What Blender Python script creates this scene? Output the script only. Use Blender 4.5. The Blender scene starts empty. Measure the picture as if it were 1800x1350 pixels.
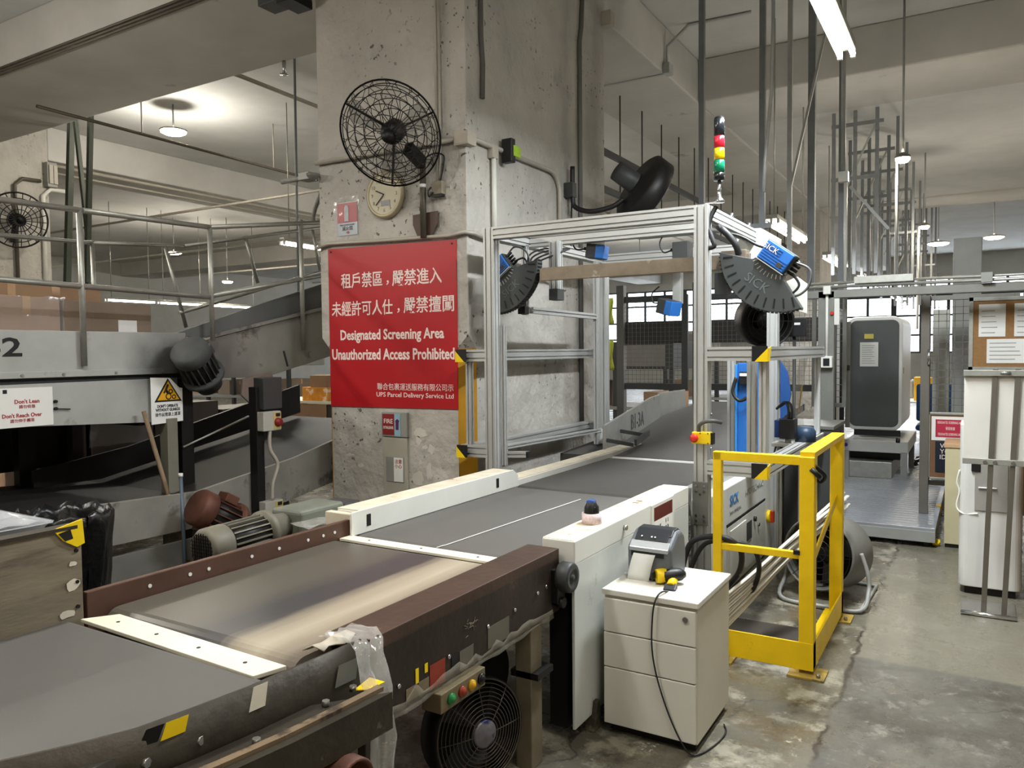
import bpy, bmesh, math, random
from mathutils import Vector, Matrix
random.seed(7)
SC = bpy.context.scene
COL = SC.collection
PI = math.pi
# ------------------------------------------------------------------ camera
cam_d = bpy.data.cameras.new('camera'); cam = bpy.data.objects.new('camera', cam_d); COL.objects.link(cam)
yaw, pitch, roll = math.radians(30.998), math.radians(2.437), math.radians(-0.565)
_F = Vector((-math.sin(yaw), math.cos(yaw), 0)); _R = Vector((math.cos(yaw), math.sin(yaw), 0)); _U = Vector((0, 0, 1))
_F2 = _F*math.cos(pitch) - _U*math.sin(pitch); _U2 = _U*math.cos(pitch) + _F*math.sin(pitch)
_R3 = _R*math.cos(roll) + _U2*math.sin(roll); _U3 = _U2*math.cos(roll) - _R*math.sin(roll)
_m = Matrix((_R3, _U3, -_F2)).transposed().to_4x4(); _m.translation = Vector((0, 0, 1.6))
cam.matrix_world = _m
cam_d.sensor_fit = 'HORIZONTAL'; cam_d.sensor_width = 36.0; cam_d.lens = 36.0*1360/1800; cam_d.clip_start = 0.02; cam_d.clip_end = 200
SC.camera = cam
# ------------------------------------------------------------------ colour management and daylight outside
SC.view_settings.view_transform = 'Standard'; SC.view_settings.look = 'None'
SC.view_settings.gamma = 1.0; SC.view_settings.use_curve_mapping = False
SC.view_settings.exposure = 0.33
cy = SC.cycles; cy.max_bounces = 5; cy.diffuse_bounces = 3; cy.glossy_bounces = 2; cy.transmission_bounces = 2; cy.transparent_max_bounces = 4; cy.caustics_reflective = False; cy.caustics_refractive = False
cy.use_adaptive_sampling = True; cy.adaptive_threshold = .09; cy.adaptive_min_samples = 16
w = bpy.data.worlds.new('daylight'); SC.world = w; w.use_nodes = True
w.node_tree.nodes['Background'].inputs[0].default_value = (0.86, 0.93, 1.0, 1)
w.node_tree.nodes['Background'].inputs[1].default_value = 3.6

# ------------------------------------------------------------------ materials
def lin(c):
    return tuple(((v/255)/12.92 if v/255 <= .04045 else ((v/255+.055)/1.055)**2.4) for v in c)
MATS = {}
def mat(name, rgb, rough=.55, metal=0.0, var=.12, scale=6.0, bump=0.0, bscale=40.0, rgb2=None, t2=.55, s2=3.0, spec=.4, emit=0, trans=0, alpha=1, stretch=None, coat=0, soft=.08, pits=None, bdist=.02):
    """principled surface: base colour with noise mottling, a second worn colour in patches, optional bump"""
    if name in MATS: return MATS[name]
    m = bpy.data.materials.new(name); m.use_nodes = True; nt = m.node_tree; N = nt.nodes; L = nt.links
    b = N['Principled BSDF']; c = lin(rgb)
    b.inputs['Roughness'].default_value = rough; b.inputs['Metallic'].default_value = metal
    b.inputs['Specular IOR Level'].default_value = spec
    if trans: b.inputs['Transmission Weight'].default_value = trans
    if alpha < 1: b.inputs['Alpha'].default_value = alpha
    if coat: b.inputs['Coat Weight'].default_value = coat; b.inputs['Coat Roughness'].default_value = .25
    if emit:
        b.inputs['Emission Color'].default_value = (*c, 1); b.inputs['Emission Strength'].default_value = emit
    co = N.new('ShaderNodeTexCoord'); vec = co.outputs['Object']
    if stretch:
        mp = N.new('ShaderNodeMapping'); mp.inputs['Scale'].default_value = stretch; L.new(vec, mp.inputs[0]); vec = mp.outputs[0]
    if var > 0 or rgb2:
        n = N.new('ShaderNodeTexNoise'); n.inputs['Scale'].default_value = scale; n.inputs['Detail'].default_value = 4; n.inputs['Roughness'].default_value = .6
        L.new(vec, n.inputs['Vector'])
        r = N.new('ShaderNodeMapRange'); r.inputs[1].default_value = .3; r.inputs[2].default_value = .7
        r.inputs[3].default_value = 1-var; r.inputs[4].default_value = 1+var*.6; L.new(n.outputs['Fac'], r.inputs[0])
        mu = N.new('ShaderNodeMix'); mu.data_type = 'RGBA'; mu.blend_type = 'MULTIPLY'; mu.inputs[0].default_value = 1
        mu.inputs[6].default_value = (*c, 1); L.new(r.outputs[0], mu.inputs[7]); out = mu.outputs[2]
        if rgb2:
            n2 = N.new('ShaderNodeTexNoise'); n2.inputs['Scale'].default_value = s2; n2.inputs['Detail'].default_value = 5; n2.inputs['Roughness'].default_value = .65
            L.new(vec, n2.inputs['Vector'])
            r2 = N.new('ShaderNodeMapRange'); r2.inputs[1].default_value = t2; r2.inputs[2].default_value = t2+soft; L.new(n2.outputs['Fac'], r2.inputs[0])
            mx = N.new('ShaderNodeMix'); mx.data_type = 'RGBA'; L.new(r2.outputs[0], mx.inputs[0]); L.new(out, mx.inputs[6]); mx.inputs[7].default_value = (*lin(rgb2), 1)
            out = mx.outputs[2]
        if pits:
            n3 = N.new('ShaderNodeTexNoise'); n3.inputs['Scale'].default_value = pits[1]; n3.inputs['Detail'].default_value = 3; L.new(vec, n3.inputs['Vector'])
            n4 = N.new('ShaderNodeTexNoise'); n4.inputs['Scale'].default_value = 1.6; L.new(vec, n4.inputs['Vector'])
            r3 = N.new('ShaderNodeMapRange'); r3.inputs[1].default_value = pits[2]; r3.inputs[2].default_value = pits[2]+.03; L.new(n3.outputs['Fac'], r3.inputs[0])
            r4 = N.new('ShaderNodeMapRange'); r4.inputs[1].default_value = .48; r4.inputs[2].default_value = .60; L.new(n4.outputs['Fac'], r4.inputs[0])
            mm = N.new('ShaderNodeMath'); mm.operation = 'MULTIPLY'; L.new(r3.outputs[0], mm.inputs[0]); L.new(r4.outputs[0], mm.inputs[1])
            mp_ = N.new('ShaderNodeMix'); mp_.data_type = 'RGBA'; L.new(mm.outputs[0], mp_.inputs[0]); L.new(out, mp_.inputs[6]); mp_.inputs[7].default_value = (*lin(pits[0]), 1); out = mp_.outputs[2]
        L.new(out, b.inputs['Base Color'])
    else:
        b.inputs['Base Color'].default_value = (*c, 1)
    if bump:
        bn = N.new('ShaderNodeTexNoise'); bn.inputs['Scale'].default_value = bscale; bn.inputs['Detail'].default_value = 5; L.new(vec, bn.inputs['Vector'])
        bp = N.new('ShaderNodeBump'); bp.inputs['Strength'].default_value = bump; bp.inputs['Distance'].default_value = bdist
        L.new(bn.outputs['Fac'], bp.inputs['Height']); L.new(bp.outputs[0], b.inputs['Normal'])
    MATS[name] = m; return m

# ------------------------------------------------------------------ mesh building
class MB:
    def __init__(s): s.v = []; s.f = []; s.sm = []
    def add(s, vs, fs, smooth=False):
        o = len(s.v); s.v += [tuple(v) for v in vs]; s.f += [tuple(i+o for i in f) for f in fs]; s.sm += [smooth]*len(fs); return s
    def box(s, x0, x1, y0, y1, z0, z1):
        return s.add([(x0,y0,z0),(x1,y0,z0),(x1,y1,z0),(x0,y1,z0),(x0,y0,z1),(x1,y0,z1),(x1,y1,z1),(x0,y1,z1)],
                     [(0,3,2,1),(4,5,6,7),(0,1,5,4),(1,2,6,5),(2,3,7,6),(3,0,4,7)])
    def frame(s, d, up=(0,0,1)):
        d = Vector(d).normalized(); up = Vector(up)
        if abs(d.dot(up)) > .98: up = Vector((0,1,0))
        u = up.cross(d).normalized(); return u, d.cross(u).normalized(), d
    def bar(s, p0, p1, w, h, up=(0,0,1)):
        p0 = Vector(p0); p1 = Vector(p1); u, v, d = s.frame(p1-p0, up); a = u*w/2; b = v*h/2
        return s.add([p0-a-b,p0+a-b,p0+a+b,p0-a+b,p1-a-b,p1+a-b,p1+a+b,p1-a+b],
                     [(0,3,2,1),(4,5,6,7),(0,1,5,4),(1,2,6,5),(2,3,7,6),(3,0,4,7)])
    def cyl(s, p0, p1, r0, r1=None, n=16, smooth=True, caps=True):
        r1 = r0 if r1 is None else r1
        p0 = Vector(p0); p1 = Vector(p1); u, v, d = s.frame(p1-p0); vs = []
        for p, r in ((p0,r0),(p1,r1)):
            for k in range(n): a = 2*PI*k/n; vs.append(p+u*math.cos(a)*r+v*math.sin(a)*r)
        o = len(s.v); s.add(vs, [(k,(k+1)%n,n+(k+1)%n,n+k) for k in range(n)], smooth)
        if caps: s.f += [tuple(o+k for k in reversed(range(n))), tuple(o+n+k for k in range(n))]; s.sm += [False, False]
        return s
    def tube(s, pts, r, n=8, closed=False, flat=None):
        pts = [Vector(p) for p in pts]; N = len(pts); vs = []; u = None
        for i, p in enumerate(pts):
            a = pts[(i-1) % N] if (closed or i > 0) else p; b = pts[(i+1) % N] if (closed or i < N-1) else p
            d = (b-a).normalized()
            if u is None: u, v, _ = s.frame(d)
            else:
                u = (u - d*u.dot(d)).normalized(); v = d.cross(u)
            rr = r[i] if isinstance(r, (list, tuple)) else r
            for k in range(n): t = 2*PI*k/n; vs.append(p+u*math.cos(t)*rr+v*math.sin(t)*rr*(flat or 1))
        fs = []
        for i in range(N if closed else N-1):
            j = (i+1) % N
            for k in range(n): fs.append((i*n+k, i*n+(k+1)%n, j*n+(k+1)%n, j*n+k))
        o = len(s.v); s.add(vs, fs, True)
        if not closed: s.f += [tuple(o+k for k in reversed(range(n))), tuple(o+(N-1)*n+k for k in range(n))]; s.sm += [False, False]
        return s
    def lathe(s, prof, org, d, n=24, smooth=True):
        org = Vector(org); u, v, d = s.frame(d); vs = []
        for r, h in prof:
            for k in range(n): a = 2*PI*k/n; vs.append(org+d*h+u*math.cos(a)*r+v*math.sin(a)*r)
        fs = [(i*n+k, i*n+(k+1)%n, (i+1)*n+(k+1)%n, (i+1)*n+k) for i in range(len(prof)-1) for k in range(n)]
        return s.add(vs, fs, smooth)
    def prism(s, poly, org, u, v, depth):
        """poly (a,b) in the plane u,v at org, pushed along u x v by depth"""
        org = Vector(org); u = Vector(u); v = Vector(v); w = u.cross(v).normalized(); n = len(poly)
        lo = [org+u*a+v*b for a, b in poly]; hi = [p+w*depth for p in lo]
        return s.add(lo+hi, [tuple(reversed(range(n))), tuple(range(n, 2*n))]+[(k,(k+1)%n,n+(k+1)%n,n+k) for k in range(n)])
    def sphere(s, c, r, n=14, m=8, sc=(1,1,1)):
        c = Vector(c); vs = []
        for i in range(m+1):
            t = PI*i/m
            for k in range(n): a = 2*PI*k/n; vs.append(c+Vector((math.sin(t)*math.cos(a)*r*sc[0], math.sin(t)*math.sin(a)*r*sc[1], math.cos(t)*r*sc[2])))
        return s.add(vs, [(i*n+k,(i+1)*n+k,(i+1)*n+(k+1)%n,i*n+(k+1)%n) for i in range(m) for k in range(n)], True)
    def sheet(s, grid, thick=None):
        """grid rows of points -> surface"""
        R = len(grid); Cn = len(grid[0]); vs = [p for row in grid for p in row]
        return s.add(vs, [(i*Cn+j, i*Cn+j+1, (i+1)*Cn+j+1, (i+1)*Cn+j) for i in range(R-1) for j in range(Cn-1)], True)
    def mesh(s, name):
        me = bpy.data.meshes.new(name); me.from_pydata(s.v, [], s.f); me.polygons.foreach_set('use_smooth', s.sm); me.update()
        bm = bmesh.new(); bm.from_mesh(me); bmesh.ops.recalc_face_normals(bm, faces=bm.faces); bm.to_mesh(me); bm.free(); return me
    def build(s, name, m, parent=None, bevel=0, solid=0, seg=2):
        me = s.mesh(name); me.materials.append(m); return link(name, me, parent, bevel, solid, seg)

def link(name, me, parent=None, bevel=0, solid=0, seg=2):
    o = bpy.data.objects.new(name, me); COL.objects.link(o)
    if parent is not None:
        o.parent = parent; o.matrix_parent_inverse = MWI(parent)
    if solid:
        md = o.modifiers.new('thickness', 'SOLIDIFY'); md.thickness = solid; md.offset = 0
    if bevel:
        md = o.modifiers.new('edges', 'BEVEL'); md.width = bevel; md.segments = seg; md.limit_method = 'ANGLE'; md.angle_limit = math.radians(40)
    return o
def MW(o):
    m = o.matrix_basis
    if o.parent is not None: m = MW(o.parent) @ o.matrix_parent_inverse @ m
    return m
def MWI(o): return MW(o).inverted()
def tag(o, label, cat=None, group=None, kind=None):
    if label: o['label'] = label
    if cat: o['category'] = cat
    if group: o['group'] = group
    if kind: o['kind'] = kind
    return o
def thing(name, label, cat, loc=(0,0,0), group=None, rot=(0,0,0)):
    o = bpy.data.objects.new(name, None); o.empty_display_size = .1; COL.objects.link(o); o.location = loc; o.rotation_euler = rot
    return tag(o, label, cat, group)
def struct(name, mb, m, label=None, parent=None, bevel=0):
    o = mb.build(name, m, parent, bevel); 
    if parent is None: o['kind'] = 'structure'
    if label: o['label'] = label
    return o
def copy_tree(o, parent=None):
    c = o.copy(); COL.objects.link(c)
    if parent is not None: c.parent = parent; c.matrix_parent_inverse = o.matrix_parent_inverse.copy()
    for ch in list(o.children): copy_tree(ch, c)
    return c
def place(o, M):
    """move a thing built at the origin to M"""
    o.matrix_basis = M; return o
def frameM(org, u, v, w):
    m = Matrix((Vector(u), Vector(v), Vector(w))).transposed().to_4x4(); m.translation = Vector(org); return m
FONTCACHE = {}
def text(body, size, org, u, v, m, parent, name='lettering', width=None, bold=0.0, align='CENTER', ext=.0008, height=None, kind=None):
    """flat lettering on a face; u runs with the line, v up"""
    cu = bpy.data.curves.new(name, 'FONT'); cu.body = body; cu.size = size; cu.align_x = align; cu.align_y = 'CENTER'; cu.extrude = ext; cu.offset = bold; cu.resolution_u = 2
    t = bpy.data.objects.new('tmp', cu); COL.objects.link(t)
    dg = bpy.context.evaluated_depsgraph_get(); me = bpy.data.meshes.new_from_object(t.evaluated_get(dg)); bpy.data.objects.remove(t); bpy.data.curves.remove(cu)
    xs = [q.co.x for q in me.vertices]; ys = [q.co.y for q in me.vertices]
    if not xs: return None
    cx, cy = (min(xs)+max(xs))/2, (min(ys)+max(ys))/2
    if align == 'LEFT': cx = min(xs)
    if align == 'RIGHT': cx = max(xs)
    kx = width/(max(xs)-min(xs)) if width else 1; ky = height/(max(ys)-min(ys)) if height else 1
    U = Vector(u).normalized(); V = Vector(v).normalized(); W = U.cross(V); O = Vector(org)
    for q in me.vertices: q.co = O + U*(q.co.x-cx)*kx + V*(q.co.y-cy)*ky + W*q.co.z
    me.name = name; me.materials.clear(); me.materials.append(m)
    return link(name, me, parent)
XU, YU, ZU = (1,0,0), (0,1,0), (0,0,1)
def arc(c, r, a0, a1, n, u=(1,0,0), v=(0,0,1)):
    c = Vector(c); u = Vector(u); v = Vector(v)
    return [c+u*math.cos(a0+(a1-a0)*k/n)*r+v*math.sin(a0+(a1-a0)*k/n)*r for k in range(n+1)]
def bez(p0, p1, p2, p3, n=12):
    p0, p1, p2, p3 = map(Vector, (p0, p1, p2, p3)); o = []
    for k in range(n+1):
        t = k/n; s_ = 1-t; o.append(p0*s_**3+p1*3*s_*s_*t+p2*3*s_*t*t+p3*t**3)
    return o
def spline(pts, n=6):
    pts = [Vector(p) for p in pts]; out = []
    for i in range(len(pts)-1):
        a = pts[max(i-1,0)]; b = pts[i]; c = pts[i+1]; d = pts[min(i+2,len(pts)-1)]
        for k in range(n):
            t = k/n; out.append(.5*((2*b)+(c-a)*t+(2*a-5*b+4*c-d)*t*t+(3*b-a-3*c+d)*t**3))
    return out+[pts[-1]]
def slot_profile(w, h, sw=.010, sd=.010):
    """outline of a slotted aluminium extrusion"""
    def ns(L): return max(1, round(L/.04))
    P = []
    def side(ax, L, fn):
        k = ns(L)
        for i in range(k):
            c = -L/2+(i+.5)*L/k
            for a, b in ((c-sw/2,0),(c-sw/2,sd),(c+sw/2,sd),(c+sw/2,0)): P.append(fn(a,b))
    P.append((-w/2,-h/2)); side(0, w, lambda a,b: (a,-h/2+b))
    P.append((w/2,-h/2)); side(1, h, lambda a,b: (w/2-b,a))
    P.append((w/2,h/2)); side(0, w, lambda a,b: (-a,h/2-b))
    P.append((-w/2,h/2)); side(1, h, lambda a,b: (-w/2+b,-a))
    return P
def extrusion(p0, p1, w=.08, h=.08, up=(0,0,1)):
    mb = MB(); p0 = Vector(p0); p1 = Vector(p1); u, v, d = mb.frame(p1-p0, up)
    mb.prism(slot_profile(w, h), p0, u, v, (p1-p0).length); return mb

M_alu = mat('brushed_aluminium', (196,197,195), .42, .45, .015, 3, spec=.5)
M_concrete = mat('column_plaster', (188,184,176), .8, 0, .14, 2.0, 1.0, 5.0, rgb2=(158,154,147), t2=.58, s2=3.2, soft=.2, pits=((104,98,90), 26, .64), bdist=.05)
M_slab = mat('ceiling_paint', (206,206,204), .85, 0, .10, 1.2, .08, 6)
M_beam = mat('beam_paint', (198,196,191), .85, 0, .12, 1.0, .1, 5, rgb2=(150,146,138), t2=.68, s2=1.4)
M_white = mat('white_enamel', (222,222,214), .4, .0, .05, 4)
M_dusty = mat('dusty_enamel', (214,204,182), .6, 0, .15, 9, rgb2=(168,140,104), t2=.60, s2=12)
M_brown = mat('brown_painted_steel', (74,56,46), .5, .15, .25, 5, .1, 30, rgb2=(98,86,74), t2=.66, s2=5)
M_dark = mat('dark_worn_steel', (62,56,46), .5, .3, .3, 6, .15, 25, rgb2=(118,108,92), t2=.64, s2=7)
M_belt = mat('grey_rubber_belt', (92,90,86), .62, 0, .06, 3, .05, 200)
M_belt2 = mat('dark_rubber_belt', (72,70,66), .55, 0, .10, 4, .04, 150)
M_strip = mat('cream_plastic', (232,226,206), .45, 0, .06, 5)
M_black = mat('black_plastic', (24,24,25), .45, 0, .05)
M_blackm = mat('black_metal', (30,29,28), .45, .3, .15, 20)
M_grey = mat('machine_grey', (150,150,145), .5, .1, .12, 4)
M_dgrey = mat('dark_grey_paint', (58,60,60), .5, .05, .1, 5)
M_galv = mat('galvanised_steel', (168,168,160), .42, .6, .14, 14)
M_yellow = mat('yellow_safety_paint', (242,202,14), .45, 0, .08, 8, rgb2=(120,92,20), t2=.70, s2=14)
M_yellowp = mat('yellow_plastic', (240,205,20), .4, 0, .03)
M_red = mat('sign_red', (178,24,32), .4, 0, .05, 1.5)
M_signw = mat('sign_white', (240,224,218), .5, 0, 0)
M_paper = mat('paper_white', (232,232,228), .7, 0, .03)
M_ink = mat('black_ink', (22,22,22), .6, 0, 0)
M_inkr = mat('red_ink', (165,35,40), .6, 0, 0)
M_blue = mat('scanner_blue', (44,108,186), .45, .05, .05, 6)
M_rubber = mat('cable_rubber', (32,32,33), .5, 0, .05)
M_conduit = mat('painted_conduit', (178,172,160), .55, .2, .1, 10)
M_chrome = mat('chrome', (205,205,205), .2, .95, 0)
M_card = mat('cardboard', (152,122,94), .75, 0, .12, 4)
M_film = mat('clear_stretch_film', (235,235,235), .10, 0, 0, alpha=.16, spec=1.0)
M_stain = mat('stainless', (165,162,155), .33, .85, .1, 8)
M_rust = mat('rusty_paint', (98,62,48), .6, .2, .3, 8)
# ================================================================== lamps with their own light
ZC = 5.35; ZB = 4.80
M_tube = mat('lit_tube', (255,250,240), .4, emit=17, var=0)
M_tubew = mat('lit_lamp', (255,236,205), .4, emit=30, var=0)
def area(name, loc, sx, sy, power, color, parent, rot=(0,0,0)):
    d = bpy.data.lights.new(name, 'AREA'); d.shape = 'RECTANGLE'; d.size = sx; d.size_y = sy; d.energy = power; d.color = color
    o = bpy.data.objects.new(name, d); COL.objects.link(o); o.location = loc; o.rotation_euler = rot
    if parent is not None: o.parent = parent; o.matrix_parent_inverse = MWI(parent)
    return o
def tube_lamp(x, y0, y1, z, label, tubes=3, power=60, hang=None, group='fluorescent battens over the aisle', color=(.95,.98,1), axis='y'):
    t = thing('fluorescent_lamp', label, 'lamp', (x, (y0+y1)/2, z), group)
    wd = .075*tubes+.03
    def P(a, b, c): return (x+a, b, z+c) if axis == 'y' else (b, x+a, z+c)
    if axis == 'x': t.location = ((y0+y1)/2, x, z)
    def B(mb, a0, a1, b0, b1, c0, c1):
        p = P(a0, b0, c0); q = P(a1, b1, c1); mb.box(min(p[0],q[0]), max(p[0],q[0]), min(p[1],q[1]), max(p[1],q[1]), min(p[2],q[2]), max(p[2],q[2])); return mb
    B(MB(), -wd*.28, wd*.28, y0, y1, .05, .10).build('housing', M_galv, t, .006)
    for k in range(tubes):
        dx = (k-(tubes-1)/2)*.075
        tb = MB().cyl(P(dx, y0+.03, .02), P(dx, y1-.03, .02), .016, n=10).build('tube', M_tube, t)
        [B(MB(), dx-.014, dx+.014, e, e+.03, -.002, .05).build('socket', M_white, tb) for e in (y0, y1-.03)]
    if hang:
        for yy in (y0+.15, y1-.15):
            MB().cyl(P(0, yy, .10), P(0, yy, hang-z), .008, n=6).build('hanger_rod', M_galv, t)
    l = area('lamp_light', ((x, (y0+y1)/2, z-.015) if axis == 'y' else ((y0+y1)/2, x, z-.015)), wd if axis == 'y' else y1-y0, y1-y0 if axis == 'y' else wd, power, color, t)
    return t
tube_lamp(-.72, 3.75, 5.30, 3.40, 'two-tube fluorescent batten nearest the camera at top right, hanging under the slab', 2, 150, ZC, color=(.90,.96,1))
tube_lamp(-2.02, 9.1, 11.1, 3.02, 'three-tube fluorescent batten just above the blue-topped scanner head', 3, 75, ZC)
tube_lamp(-2.05, 13.1, 15.1, 3.02, 'second three-tube fluorescent batten from the gantry in the aisle row', 3, 75, 4.8)
for k, y in enumerate((17.2, 20.8, 24.4, 28.0)):
    tube_lamp(-2.05, y, y+1.9, 3.02, ['third', 'fourth', 'fifth', 'sixth'][k]+' three-tube fluorescent batten from the gantry, seen below the steel header beam', 3, 60, ZB if y < 20 else ZC)
# battens of the working area behind and above the camera
tube_lamp(-2.6, .2, 1.9, 4.3, 'fluorescent batten above the near belt, beyond the top of the picture', 3, 68, ZC, 'fluorescent battens over the belts', (1,.96,.90))
tube_lamp(.5, .4, 2.2, 4.3, 'fluorescent batten above the clear floor, beyond the top of the picture', 3, 45, ZC, 'fluorescent battens over the belts', (1,.97,.91))
tube_lamp(-6.6, .2, 1.8, 3.7, 'fluorescent batten above the left conveyor, beyond the top of the picture', 3, 85, ZC, 'fluorescent battens over the belts', (1,.96,.90))

# ================================================================== the setting
M_floor = bpy.data.materials.new('worn_concrete_floor'); M_floor.use_nodes = True
def floor_nodes():
    nt = M_floor.node_tree; N = nt.nodes; L = nt.links; b = N['Principled BSDF']
    co = N.new('ShaderNodeTexCoord')
    def noise(s, d=5, r=.6, vec=None):
        n = N.new('ShaderNodeTexNoise'); n.inputs['Scale'].default_value = s; n.inputs['Detail'].default_value = d; n.inputs['Roughness'].default_value = r
        L.new(vec or co.outputs['Object'], n.inputs['Vector']); return n.outputs['Fac']
    def rng(v, a, b_, c=0, d=1):
        n = N.new('ShaderNodeMapRange'); n.inputs[1].default_value = a; n.inputs[2].default_value = b_; n.inputs[3].default_value = c; n.inputs[4].default_value = d; L.new(v, n.inputs[0]); return n.outputs[0]
    def mix(f, a, c):
        n = N.new('ShaderNodeMix'); n.data_type = 'RGBA'
        L.new(f, n.inputs[0])
        for i, q in ((6, a), (7, c)):
            if isinstance(q, tuple): n.inputs[i].default_value = (*lin(q), 1)
            else: L.new(q, n.inputs[i])
        return n.outputs[2]
    base = mix(rng(noise(1.1), .35, .65), (112,107,92), (80,76,65))
    base = mix(rng(noise(4.5, 6, .7), .50, .60), base, (146,141,124))
    base = mix(rng(noise(1.7, 6, .75), .52, .60), base, (98,86,66))
    base = mix(rng(noise(2.3, 6, .72), .57, .66), base, (60,53,42))
    # pale scuffs
    base = mix(rng(noise(6, 6, .78), .62, .68), base, (198,194,180))
    # resurfaced lane down the aisle
    sx = N.new('ShaderNodeSeparateXYZ'); L.new(co.outputs['Object'], sx.inputs[0])
    wob = N.new('ShaderNodeMath'); wob.operation = 'MULTIPLY_ADD'; L.new(noise(5), wob.inputs[0]); wob.inputs[1].default_value = .12; L.new(sx.outputs[0], wob.inputs[2])
    lane = rng(wob.outputs[0], -.475, -.455)
    lane_c = mix(rng(noise(2.6), .4, .6), (98,95,86), (82,79,73))
    lane_c = mix(rng(noise(1.9, 6, .78), .50, .62), lane_c, (72,68,60))
    lane_c = mix(rng(noise(7, 6, .78), .55, .66), lane_c, (132,128,118))
    pale = rng(sx.outputs[1], 4.28, 4.31)
    lane_c = mix(pale, lane_c, (114,109,95))
    f2 = N.new('ShaderNodeMath'); f2.operation = 'MULTIPLY'; L.new(lane, f2.inputs[0]); f2.inputs[1].default_value = .88
    base = mix(f2.outputs[0], base, lane_c)
    # lane edge chipped dark line
    e = N.new('ShaderNodeMath'); e.operation = 'ABSOLUTE'; s2 = N.new('ShaderNodeMath'); s2.operation = 'ADD'; L.new(wob.outputs[0], s2.inputs[0]); s2.inputs[1].default_value = .465; L.new(s2.outputs[0], e.inputs[0])
    edge = rng(e.outputs[0], .004, .016, 1, 0)
    ed = N.new('ShaderNodeMath'); ed.operation = 'MULTIPLY'; L.new(edge, ed.inputs[0]); L.new(rng(noise(3), .42, .55), ed.inputs[1])
    base = mix(ed.outputs[0], base, (58,52,44))
    # cracks
    vo = N.new('ShaderNodeTexVoronoi'); vo.feature = 'DISTANCE_TO_EDGE'; vo.inputs['Scale'].default_value = .75
    wv = N.new('ShaderNodeVectorMath'); wv.operation = 'MULTIPLY_ADD'
    nc = N.new('ShaderNodeTexNoise'); nc.inputs['Scale'].default_value = 2.5; nc.inputs['Detail'].default_value = 6; L.new(co.outputs['Object'], nc.inputs['Vector'])
    L.new(nc.outputs['Color'], wv.inputs[0]); wv.inputs[1].default_value = (.5,.5,.5); L.new(co.outputs['Object'], wv.inputs[2]); L.new(wv.outputs[0], vo.inputs['Vector'])
    cr = rng(vo.outputs['Distance'], .002, .006, 1, 0)
    cm = N.new('ShaderNodeMath'); cm.operation = 'MULTIPLY'; L.new(cr, cm.inputs[0]); L.new(rng(noise(.8), .45, .6), cm.inputs[1])
    base = mix(cm.outputs[0], base, (62,58,50))
    L.new(base, b.inputs['Base Color'])
    L.new(rng(noise(3.2, 8, .7), .38, .66, .16, .55), b.inputs['Roughness'])
    b.inputs['Specular IOR Level'].default_value = .45
    bp = N.new('ShaderNodeBump'); bp.inputs['Strength'].default_value = .25; bp.inputs['Distance'].default_value = .01; L.new(noise(22, 8, .7), bp.inputs['Height']); L.new(bp.outputs[0], b.inputs['Normal'])
floor_nodes()
X0, X1, Y0, Y1, ZC, ZB = -30.0, 6.0, -7.0, 36.0, 5.35, 4.80
struct('floor', MB().box(X0, X1, Y0, Y1, -.2, 0), M_floor)
struct('ceiling', MB().box(X0, X1, Y0, Y1, ZC, ZC+.3), M_slab)
M_wall = mat('hall_wall', (196,194,186), .8, 0, .08, 1.5)
struct('wall_left', MB().box(X0-.3, X0, Y0, Y1, 0, ZC), M_wall)
struct('wall_right', MB().box(X1, X1+.3, Y0, Y1, 0, ZC), M_wall)
struct('wall_back', MB().box(X0, X1, Y0-.3, Y0, 0, ZC), M_wall)
# far wall: masonry with a long band of steel-framed windows, one object per window
M_frame = mat('window_steel', (70,72,74), .5, .3, .1)
M_pane = mat('window_glass', (240,246,250), .05, 0, 0, trans=1.0, spec=.5)
wl = MB().box(X0, X1, Y1, Y1+.3, 0, 1.35); wl.box(X0, X1, Y1, Y1+.3, 4.45, ZC)
struct('wall_far', wl, M_wall)
nw = 12; ww = 3.0
for k in range(nw):
    a = X1-ww*(k+1); c = a+ww
    wo = bpy.data.objects.new('window_%d' % (k+1), None); COL.objects.link(wo); wo.location = (a+ww/2, Y1+.1, 1.35); wo['kind'] = 'structure'
    fr = MB()
    for xx in (a+.05, a+ww/3, a+2*ww/3, c-.05): fr.box(xx-.05, xx+.05, Y1+.05, Y1+.15, 1.35, 4.45)
    for zz in (1.38, 2.1, 2.9, 3.7, 4.42): fr.box(a, c, Y1+.06, Y1+.14, zz-.04, zz+.04)
    fr.build('window_frame', M_frame, wo)
# beams of the frame
def beam(x0, x1, y0, y1, z0=ZB, name='ceiling_beam'):
    return struct(name, MB().box(x0, x1, y0, y1, z0, ZC), M_beam, bevel=.02)
beam(X0, -4.59, 4.66, 6.15)                      # cross beam running left from the pillar
beam(-4.35, -3.15, 7.04, Y1)                     # long beam running away from the pillar
beam(-14.3, -13.1, 7.1, Y1)                      # next long beam to the left
beam(-3.15, X1, 10.0, 11.4)
beam(X0, -4.35, 19.0, 20.4)
beam(-3.15, X1, 19.0, 20.4)
beam(-14.3, -13.1, Y0, 4.66); beam(-4.35, -3.15, Y0, 4.64)
# broad lowered soffit over the far aisle
struct('ceiling_soffit', MB().box(-3.15, X1, 11.4, 19.0, ZB+.03, ZC), M_slab)
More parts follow.
